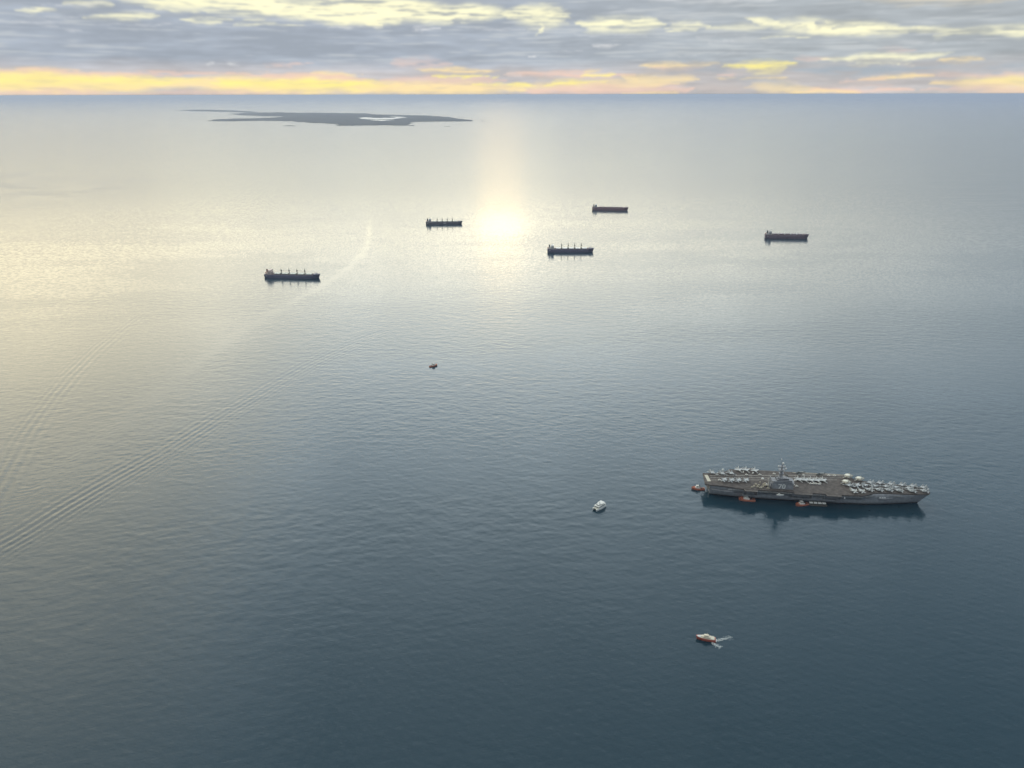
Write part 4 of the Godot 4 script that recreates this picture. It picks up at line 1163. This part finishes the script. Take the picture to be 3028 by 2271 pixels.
func make_deck_park() -> void:
	# jets: x along the ship from the stern, z to starboard, heading in degrees (0 towards the bow, positive to port)
	var aft := "jets with folded wings abreast on the landing strip near the stern"
	var edge := "jets with spread wings along the port quarter"
	var corner := "jets parked at the port stern corner"
	var mid := "jets with spread wings abreast beside the island tower"
	var far := "jets in the row along the bow's port edge"
	var middle := "jets in the row down the middle of the bow"
	var near := "jets in the row along the bow's starboard edge"
	var lots := [
		[aft, "%s folded-wing jet from the stern in the line of four on the landing strip", true, [[31.6, 3.1, 62], [43.1, 3.0, 60], [53.5, 1.7, 61], [65.2, 0.2, 60]]],
		[edge, "%s spread-wing jet from the stern on the port quarter", false, [[58.2, -31.7, -68], [70.1, -33.0, -70], [83.5, -32.2, -72]]],
		[corner, "%s jet from the stern at the port corner by the pale dome", true, [[15.5, -17.0, -38], [31.0, -15.8, -36], [45.0, -18.5, -34]]],
		[mid, "%s jet from the island tower in the line of five spread-wing jets", false, [[145.8, -9.4, -66], [155.4, -9.3, -68], [164.8, -9.7, -68], [174.2, -10.2, -69], [183.4, -11.6, -66]]],
		[far, "%s folded-wing jet from the radar planes in the row along the bow's port edge", true, [[251.5, -14.0, 186], [265.5, -14.4, 184], [281.4, -13.2, 183], [297.0, -12.0, 184], [312.4, -10.6, 182], [326.6, -7.6, 184]]],
		[middle, "%s folded-wing jet from the blast deflectors in the bow's middle row", true, [[217.1, -1.0, 172], [232.0, -4.6, 60], [244.0, -4.8, 24], [258.0, -4.2, 20], [272.0, -4.2, 168], [288.0, -3.6, 22], [304.0, -2.6, 170]]],
		[near, "%s folded-wing jet from the blast deflectors along the bow's starboard edge", true, [[219.6, 14.6, 104], [231.0, 13.6, 106], [242.8, 8.2, 140], [257.0, 6.8, 146], [271.6, 5.8, 148], [286.4, 5.4, 150], [305.4, 4.6, 150], [324.0, 2.6, 152]]],
	]
	var proto := {}
	for lot in lots:
		var place := 0
		for p in lot[3]:
			var at := on_carrier(p[0], p[1], DECK)
			var turn := CARRIER_TURN + deg_to_rad(p[2])
			var label: String = lot[1] % ORDER[place]
			place += 1
			var j: Node3D
			if proto.has(lot[2]):
				j = again(proto[lot[2]], label, at, turn, lot[0])
			else:
				j = make_fighter("fighter_jet" if lot[2] else "spread_fighter_jet", label, lot[2], lot[0])
				proto[lot[2]] = j
				j.position = at
				j.rotation.y = turn
	var first: Node3D
	for p in [[222.5, -29.5, -150, "pale radar plane with cream disc at the port corner of the angled deck"], [237.5, -22.0, -148, "pale radar plane with cream disc just forward of the angled deck's corner"], [214.0, -8.6, -152, "pale radar plane with cream disc standing amidships beside the blast deflectors"]]:
		if first == null:
			first = make_radar_plane(p[3])
			first.position = on_carrier(p[0], p[1], DECK)
			first.rotation.y = CARRIER_TURN + deg_to_rad(p[2])
		else:
			again(first, p[3], on_carrier(p[0], p[1], DECK), CARRIER_TURN + deg_to_rad(p[2]), "radar planes parked together at the root of the bow")
	var heli := make_helicopter("dark grey helicopter with folded blades on the port edge abreast the middle line of jets")
	heli.position = on_carrier(150.5, -34.5, DECK)
	heli.rotation.y = CARRIER_TURN + deg_to_rad(188)
	again(heli, "dark grey helicopter with folded blades on the port edge near the radar planes", on_carrier(181.4, -33.5, DECK), CARRIER_TURN + deg_to_rad(190), "helicopters on the port deck edge")
	var pale := paint("tractor pale", 0.72, 0.70, 0.64, 0.6)
	var tan := paint("tractor tan", 0.42, 0.38, 0.30, 0.7)
	var lot_a := "tow tractors scattered along the landing strip"
	var t0 := make_tractor("tow_tractor", "first small pale tow tractor from the stern beside the landing lines", lot_a, pale, true)
	var n := 0
	for p in [[21.6, -13.7, 10], [23.5, 4.2, 5], [64.2, -28.6, 80], [68.0, -19.0, -6], [79.0, -27.0, 60], [89.1, -22.0, -8], [111.8, -27.9, 0], [157.0, -29.0, -6], [196.0, -33.0, -8], [205.0, -33.5, -8]]:
		var at := on_carrier(p[0], p[1], DECK)
		if n == 0:
			t0.position = at
			t0.rotation.y = CARRIER_TURN + deg_to_rad(p[2])
		else:
			again(t0, "%s small pale tow tractor from the stern beside the landing lines" % ORDER[n], at, CARRIER_TURN + deg_to_rad(p[2]), lot_a)
		n += 1
	var lot_b := "white tow tractors just forward of the island tower"
	n = 0
	for p in [[132.0, 1.0, 30], [135.0, 6.0, 60], [136.0, -2.0, 80], [138.5, 10.0, 0], [140.0, -8.6, 4], [161.7, -1.6, 4], [166.0, -1.8, 0], [170.0, -1.9, 6], [174.7, -1.6, 2]]:
		again(t0, "%s white tow tractor from the island tower in the cluster ahead of it" % ORDER[n], on_carrier(p[0], p[1], DECK), CARRIER_TURN + deg_to_rad(p[2]), lot_b)
		n += 1
	var lot_c := "tan ground vehicles gathered aft of the island tower"
	var t1 := make_tractor("ground_vehicle", "tan ground vehicle in the huddle aft of the island tower", lot_c, tan, true)
	n = 0
	for p in [[77.3, 12.0, 120], [81.0, 14.5, 40], [84.7, 4.5, 80], [86.0, 19.0, 10], [88.6, 9.6, 70], [92.0, 6.8, 90], [90.0, 14.0, 30], [79.0, 20.0, 0], [83.0, 22.5, 8], [74.0, 17.5, 100], [94.0, 22.4, 0], [70.5, 21.5, 20]]:
		var at := on_carrier(p[0], p[1], DECK)
		if n == 0:
			t1.position = at
			t1.rotation.y = CARRIER_TURN + deg_to_rad(p[2])
		else:
			again(t1, "tan ground vehicle in the huddle aft of the island tower", at, CARRIER_TURN + deg_to_rad(p[2]), lot_c)
		n += 1
	# crash crane with its boom up
	var crane := thing("mobile_crane", "cream mobile crane with raised boom aft of the island tower", "crane", on_carrier(95.4, 14.0, DECK), CARRIER_TURN)
	part(crane, "carrier_frame", Shape.new().box(Vector3(0, 1.5, 0), Vector3(8.5, 1.5, 3.2)), tan)
	part(crane, "cab", Shape.new().box(Vector3(-2.8, 3.2, 0), Vector3(2.4, 2.0, 2.6), Basis.IDENTITY, Vector2(0.85, 0.9)), pale)
	part(crane, "boom", Shape.new().rod(Vector3(0.4, 2.4, 0), Vector3(-0.4, 14.0, 0), 0.7, 0.4, 6).rod(Vector3(-0.6, 13.8, 0), Vector3(-2.4, 13.0, 0), 0.3, 0.3, 6), pale)
	part(crane, "counterweight", Shape.new().box(Vector3(3.2, 3.0, 0), Vector3(1.8, 1.6, 2.8)), pale)
	for p in [[-2.8, 1.5], [2.8, 1.5], [-2.8, -1.5], [2.8, -1.5]]:
		part(crane, "wheel", Shape.new().rod(Vector3(p[0], 0.75, p[1] - 0.3), Vector3(p[0], 0.75, p[1] + 0.3), 0.75, 0.75, 10), paint("rubber", 0.03, 0.03, 0.03, 0.8))
	var dome := thing("domed_shelter", "white domed shelter alone on the deck aft of the island tower", "shelter", on_carrier(91.0, -9.0, DECK), CARRIER_TURN)
	part(dome, "base_ring", Shape.new().rod(Vector3(0, 0, 0), Vector3(0, 0.7, 0), 2.3, 2.2, 14), tan)
	part(dome, "dome", Shape.new().ball(Vector3(0, 0.7, 0), Vector3(2.2, 1.9, 2.2), 16, 8, 0.5), paint("carrier white", 0.75, 0.75, 0.72, 0.5))
	var boat := thing("ships_launch", "white ship's launch stowed in the side below the tower number", "boat", on_carrier(110.5, 30.2, 14.0), CARRIER_TURN)
	part(boat, "hull", Shape.new().loft(boat_rings([[-5.0, 1.2, 1.5, 1.5], [0, 1.5, 1.7, 1.5], [3.6, 0.9, 1.3, 1.7], [5.2, 0.1, 0.3, 1.9]], [0.1, 0.5, 0.8, 1.2, 1.5], 5.2, 0.4, 1.5)), paint("ferry white", 0.80, 0.80, 0.76, 0.45))
	part(boat, "canopy", Shape.new().box(Vector3(-1.4, 2.2, 0), Vector3(3.0, 1.5, 2.0), Basis.IDENTITY, Vector2(0.8, 0.8)), paint("ferry white", 0.80, 0.80, 0.76, 0.45))
	part(boat, "cradle", Shape.new().box(Vector3(0, -0.15, -1.0), Vector3(9.0, 0.5, 4.0)), paint("navy grey", 0.36, 0.37, 0.395))


# ---------------------------------------------------------------- the low island, foam, and the rest

func make_land(called: String, label: String, outline: PackedVector2Array, cell: float, top: float) -> MeshInstance3D:
	var box := Rect2(outline[0], Vector2.ZERO)
	for p in outline:
		box = box.expand(p)
	box = box.grow(cell)
	var mid := box.get_center()
	var f := FastNoiseLite.new()
	f.seed = 31
	f.frequency = 0.0011
	f.fractal_octaves = 5
	var nx := int(box.size.x / cell) + 1
	var nz := int(box.size.y / cell) + 1
	var hs := PackedFloat32Array()
	hs.resize(nx * nz)
	for j in nz:
		for i in nx:
			var p := box.position + Vector2(i, j) * cell
			p += Vector2(f.get_noise_2d(p.x * 2.0, p.y * 2.0), f.get_noise_2d(p.y * 2.0 + 900.0, p.x * 2.0)) * cell * 1.2
			var inside := Geometry2D.is_point_in_polygon(p, outline)
			var near := 1e9
			for k in outline.size():
				var c := Geometry2D.get_closest_point_to_segment(p, outline[k], outline[(k + 1) % outline.size()])
				near = minf(near, c.distance_to(p))
			var d := near if inside else -near
			hs[j * nx + i] = clampf(d * 0.02 + 0.8, -3.0, 1.0) * (top * 0.35 + top * 0.55 * clampf(d / 900.0, 0.0, 1.0) * (0.75 + 1.2 * f.get_noise_2d(p.x, p.y))) if d > -60.0 else -3.0
	var s := Shape.new()
	for j in nz - 1:
		for i in nx - 1:
			var q: Array[Vector3] = []
			var high := -9.0
			for e in [[0, 0], [0, 1], [1, 1], [1, 0]]:
				var y := hs[(j + e[1]) * nx + i + e[0]]
				high = maxf(high, y)
				q.append(Vector3(box.position.x + (i + e[0]) * cell - mid.x, y, box.position.y + (j + e[1]) * cell - mid.y))
			if high > -2.0:
				s.quad(q[0], q[1], q[2], q[3])
	var o := MeshInstance3D.new()
	o.name = numbered(called)
	o.mesh = s.mesh()
	o.material_override = paint("island scrub", 0.05, 0.052, 0.038, 0.95, 0.4, 0.002)
	o.position = Vector3(mid.x, 0, mid.y)
	o.set_meta("kind", "structure")
	o.set_meta("label", label)
	o.set_meta("category", "island")
	add_child(o)
	return o


func flat_patch(parent: Node3D, called: String, outline: PackedVector2Array, y: float, m: Material) -> void:
	var o := part(parent, called, Shape.new().slab(outline, y - 6.0, y), m)
	o.position = Vector3(-parent.position.x, 0, -parent.position.z)


func make_foam(label: String, blobs: Array, count: int, size: float, rng_seed: int) -> void:
	# loose flakes of froth: each a small uneven patch lying on the water; blobs: [x, z, reach along, reach across, heading]
	var rng := RandomNumberGenerator.new()
	rng.seed = rng_seed
	var s := Shape.new()
	for b in blobs:
		for i in int(count / blobs.size()):
			var t := rng.randf()
			var p := Vector2(t * b[2], rng.randfn(0.0, 0.5) * b[3] * (0.35 + 0.65 * t)).rotated(b[4]) + Vector2(b[0], b[1])
			var r := size * pow(rng.randf_range(0.25, 1.0), 1.5) * (1.15 - 0.5 * t)
			var y := sea_height(p.x, p.y) + 0.12 + rng.randf() * 0.06
			var ring := PackedVector3Array()
			var off := rng.randf() * TAU
			for k in 6:
				var a := off - TAU * k / 6
				ring.append(Vector3(p.x + cos(a) * r * rng.randf_range(0.6, 1.3), y, p.y + sin(a) * r * rng.randf_range(0.5, 1.0)))
			for k in range(1, 5):
				s.tri(ring[0], ring[k], ring[k + 1])
	var o := MeshInstance3D.new()
	o.name = numbered("wake_foam")
	o.mesh = s.mesh()
	o.material_override = paint("foam", 0.62, 0.68, 0.68, 0.9)
	o.set_meta("kind", "stuff")
	o.set_meta("label", label)
	o.set_meta("category", "foam")
	add_child(o)


const FINE_STEP := 3.4


func make_islands() -> void:
	var sand := paint("sand", 0.62, 0.58, 0.48, 0.9)
	var salt := paint("salt lake", 0.66, 0.64, 0.58, 0.35)
	var main_shore := PackedVector2Array([Vector2(-9018, -26344), Vector2(-9061, -27797), Vector2(-8271, -28173), Vector2(-7120, -27634), Vector2(-6012, -27115), Vector2(-4750, -26599), Vector2(-4232, -25212), Vector2(-3200, -24254), Vector2(-2488, -23703), Vector2(-1737, -22274), Vector2(-1405, -20900), Vector2(-953, -19341), Vector2(-937, -19019), Vector2(-1472, -18841), Vector2(-2312, -18484), Vector2(-2124, -16360), Vector2(-2744, -16630), Vector2(-3244, -16417), Vector2(-3392, -16269), Vector2(-3690, -17263), Vector2(-4426, -18118), Vector2(-4994, -19046), Vector2(-5362, -19387), Vector2(-6144, -19653), Vector2(-6715, -19252), Vector2(-7185, -19495), Vector2(-7418, -20539), Vector2(-6749, -21117), Vector2(-6320, -22020), Vector2(-6446, -23197), Vector2(-6754, -23851), Vector2(-7472, -24233), Vector2(-8089, -24791)])
	var far_shore := PackedVector2Array([Vector2(-13419, -33095), Vector2(-13211, -34340), Vector2(-12077, -33582), Vector2(-11028, -32266), Vector2(-10024, -30776), Vector2(-9164, -29423), Vector2(-9148, -28706), Vector2(-10265, -30019), Vector2(-11184, -30618), Vector2(-12132, -31517)])
	var lake_a := PackedVector2Array([Vector2(-3866, -20559), Vector2(-3768, -21053), Vector2(-3266, -20280), Vector2(-3039, -21264), Vector2(-2697, -20983), Vector2(-2830, -19789), Vector2(-3155, -19149), Vector2(-3508, -19385)])
	var lake_b := PackedVector2Array([Vector2(-3257, -18739), Vector2(-2978, -19354), Vector2(-2707, -18913), Vector2(-2905, -18224)])
	var lake_c := PackedVector2Array([Vector2(-3274, -21816), Vector2(-3115, -22369), Vector2(-2896, -21929), Vector2(-3058, -21397)])
	var beach_a := PackedVector2Array([Vector2(-5291, -19383), Vector2(-4473, -18312), Vector2(-3708, -17351), Vector2(-3392, -16269), Vector2(-3244, -16417), Vector2(-3213, -16260), Vector2(-3360, -16115), Vector2(-3684, -17091), Vector2(-4436, -18024), Vector2(-5232, -19165)])
	var beach_b := PackedVector2Array([Vector2(-2392, -18589), Vector2(-1489, -19051), Vector2(-1144, -19031), Vector2(-1456, -18636), Vector2(-2288, -18286)])
	var beach_c := PackedVector2Array([Vector2(-7369, -23896), Vector2(-6576, -23518), Vector2(-6402, -22890), Vector2(-7039, -23086)])
	var isl_a := PackedVector2Array([Vector2(-4555, -16327), Vector2(-4529, -16561), Vector2(-4396, -16397), Vector2(-4349, -16164), Vector2(-4483, -16171)])
	var isl_b := PackedVector2Array([Vector2(-1306, -15938), Vector2(-1254, -16010), Vector2(-1208, -15859), Vector2(-1265, -15789)])
	var isl_c := PackedVector2Array([Vector2(-686, -19217), Vector2(-638, -19323), Vector2(-621, -19000), Vector2(-669, -19003)])
	var isl_d := PackedVector2Array([Vector2(-2059, -16435), Vector2(-2009, -16512), Vector2(-1965, -16197), Vector2(-2024, -16200)])
	var main := make_land("island", "low scrub-covered island on the horizon with pale salt lakes", main_shore, 110.0, 42.0)
	for l in [lake_a, lake_b, lake_c]:
		flat_patch(main, "salt_lake", l, 36.0, salt)
	for l in [beach_a, beach_b, beach_c]:
		flat_patch(main, "beach", l, 3.0, sand)
	make_land("island", "long thin spit of land behind the low island", far_shore, 110.0, 34.0)
	make_land("islet", "small dark islet off the long beach of the low island", isl_a, 25.0, 8.0)
	make_land("islet", "tiny rock off the eastern shore of the low island", isl_b, 18.0, 6.0)
	make_land("islet", "tiny rock beyond the pointed tip of the low island", isl_c, 18.0, 7.0)
	make_land("islet", "tiny rock close under the low island's steep corner", isl_d, 18.0, 8.0)


func make_bulk_carriers() -> void:
	var navy := paint("hull navy", 0.12, 0.125, 0.20, 0.55, 0.25, 0.03)
	var slate := paint("hull slate", 0.12, 0.125, 0.15, 0.55, 0.25, 0.03)
	var violet := paint("hull violet", 0.125, 0.115, 0.19, 0.55, 0.25, 0.03)
	var red := paint("hull red", 0.24, 0.12, 0.14, 0.6, 0.3, 0.03)
	var plum := paint("hull plum", 0.20, 0.13, 0.17, 0.6, 0.35, 0.025)
	var buff := paint("mast buff", 0.42, 0.40, 0.34, 0.6)
	var drab := paint("crane drab", 0.20, 0.20, 0.165, 0.6)
	var white := paint("ship white", 0.80, 0.79, 0.76, 0.55, 0.12, 0.05)
	var bright := paint("hatch white", 0.80, 0.80, 0.78, 0.45)
	var pale := paint("hatch pale green", 0.52, 0.56, 0.48, 0.5)
	var grey := paint("house grey", 0.58, 0.57, 0.57, 0.6)
	var pink := paint("house pink", 0.80, 0.64, 0.56, 0.6)
	var black := paint("funnel black", 0.03, 0.03, 0.032, 0.5)
	var rust := paint("funnel rust", 0.22, 0.09, 0.06, 0.6)
	make_bulk_carrier("dark blue bulk carrier with pinkish superstructure and crane jibs laid flat", Vector3(-751, 0, -2594), -0.090, 188.0, {"hull": navy, "house": pink, "funnel": rust, "hatch": pale, "post": drab, "crane": 20.0, "jib": [1.0, -0.12, 1.0, -0.12], "free": 11.5})
	make_bulk_carrier("slate bulk carrier with a pale patch amidships and four deck cranes", Vector3(-327, 0, -3744), 0.047, 171.0, {"hull": slate, "house": grey, "funnel": black, "hatch": pale, "post": drab, "crane": 20.0, "jib": [-0.1, -0.1, 0.95, 0.1], "free": 12.0, "patch": true})
	make_bulk_carrier("dark violet bulk carrier with bright white hatches and tall black funnel", Vector3(231, 0, -3043), -0.010, 179.0, {"hull": violet, "house": white, "funnel": black, "hatch": bright, "post": drab, "crane": 22.0, "jib": [-0.1, 0.1, 0.12, 0.3], "free": 12.5})
	make_bulk_carrier("faded red bulk carrier without cranes, beyond the sun's glare", Vector3(528, 0, -4208), -0.150, 188.0, {"hull": red, "house": grey, "funnel": drab, "hatch": red, "post": drab, "crane": 4.2, "free": 15.0})
	make_bulk_carrier("plum-coloured bulk carrier with pale light posts along its deck", Vector3(1188, 0, -3344), -0.105, 178.0, {"hull": plum, "house": grey, "funnel": black, "hatch": plum, "post": grey, "crane": 5.0, "free": 15.5})


func _ready() -> void:
	make_view()
	make_sea()
	make_islands()
	make_carrier()
	make_bulk_carriers()
	make_tug("red tug with white wheelhouse lying along the carrier's starboard quarter", on_carrier(64.0, 25.4), CARRIER_TURN + PI, 24.0)
	make_tug("red tug nosing out from the barge with white awnings", on_carrier(144.6, 30.0), CARRIER_TURN - 2.74, 21.0)
	make_tug("tug with tall white house lying behind the carrier's stern", on_carrier(-7.0, -1.0), CARRIER_TURN + PI, 20.0)
	make_tug("small lone red tug with white house on the open water", Vector3(-181.0, 0, -1673.0), 0.6435, 20.0)
	make_barge(on_carrier(168.0, 26.4), CARRIER_TURN)
	make_catamaran(Vector3(131.0, 0, -1022.0), -2.33)
	make_pilot_boat(Vector3(221.6, 0, -722.0), 2.905)
	make_deck_park()
	make_foam("white froth thrown up behind the red-hulled launch", [[232.5, -720.5, 21.0, 4.6, -0.3], [226.5, -717.0, 12.5, 3.6, 0.72]], 430, 0.62, 9)
	make_foam("thin white wake streak of a far-off boat", [[-5650.0, -13900.0, 700.0, 12.0, 1.35]], 160, 9.0, 10)
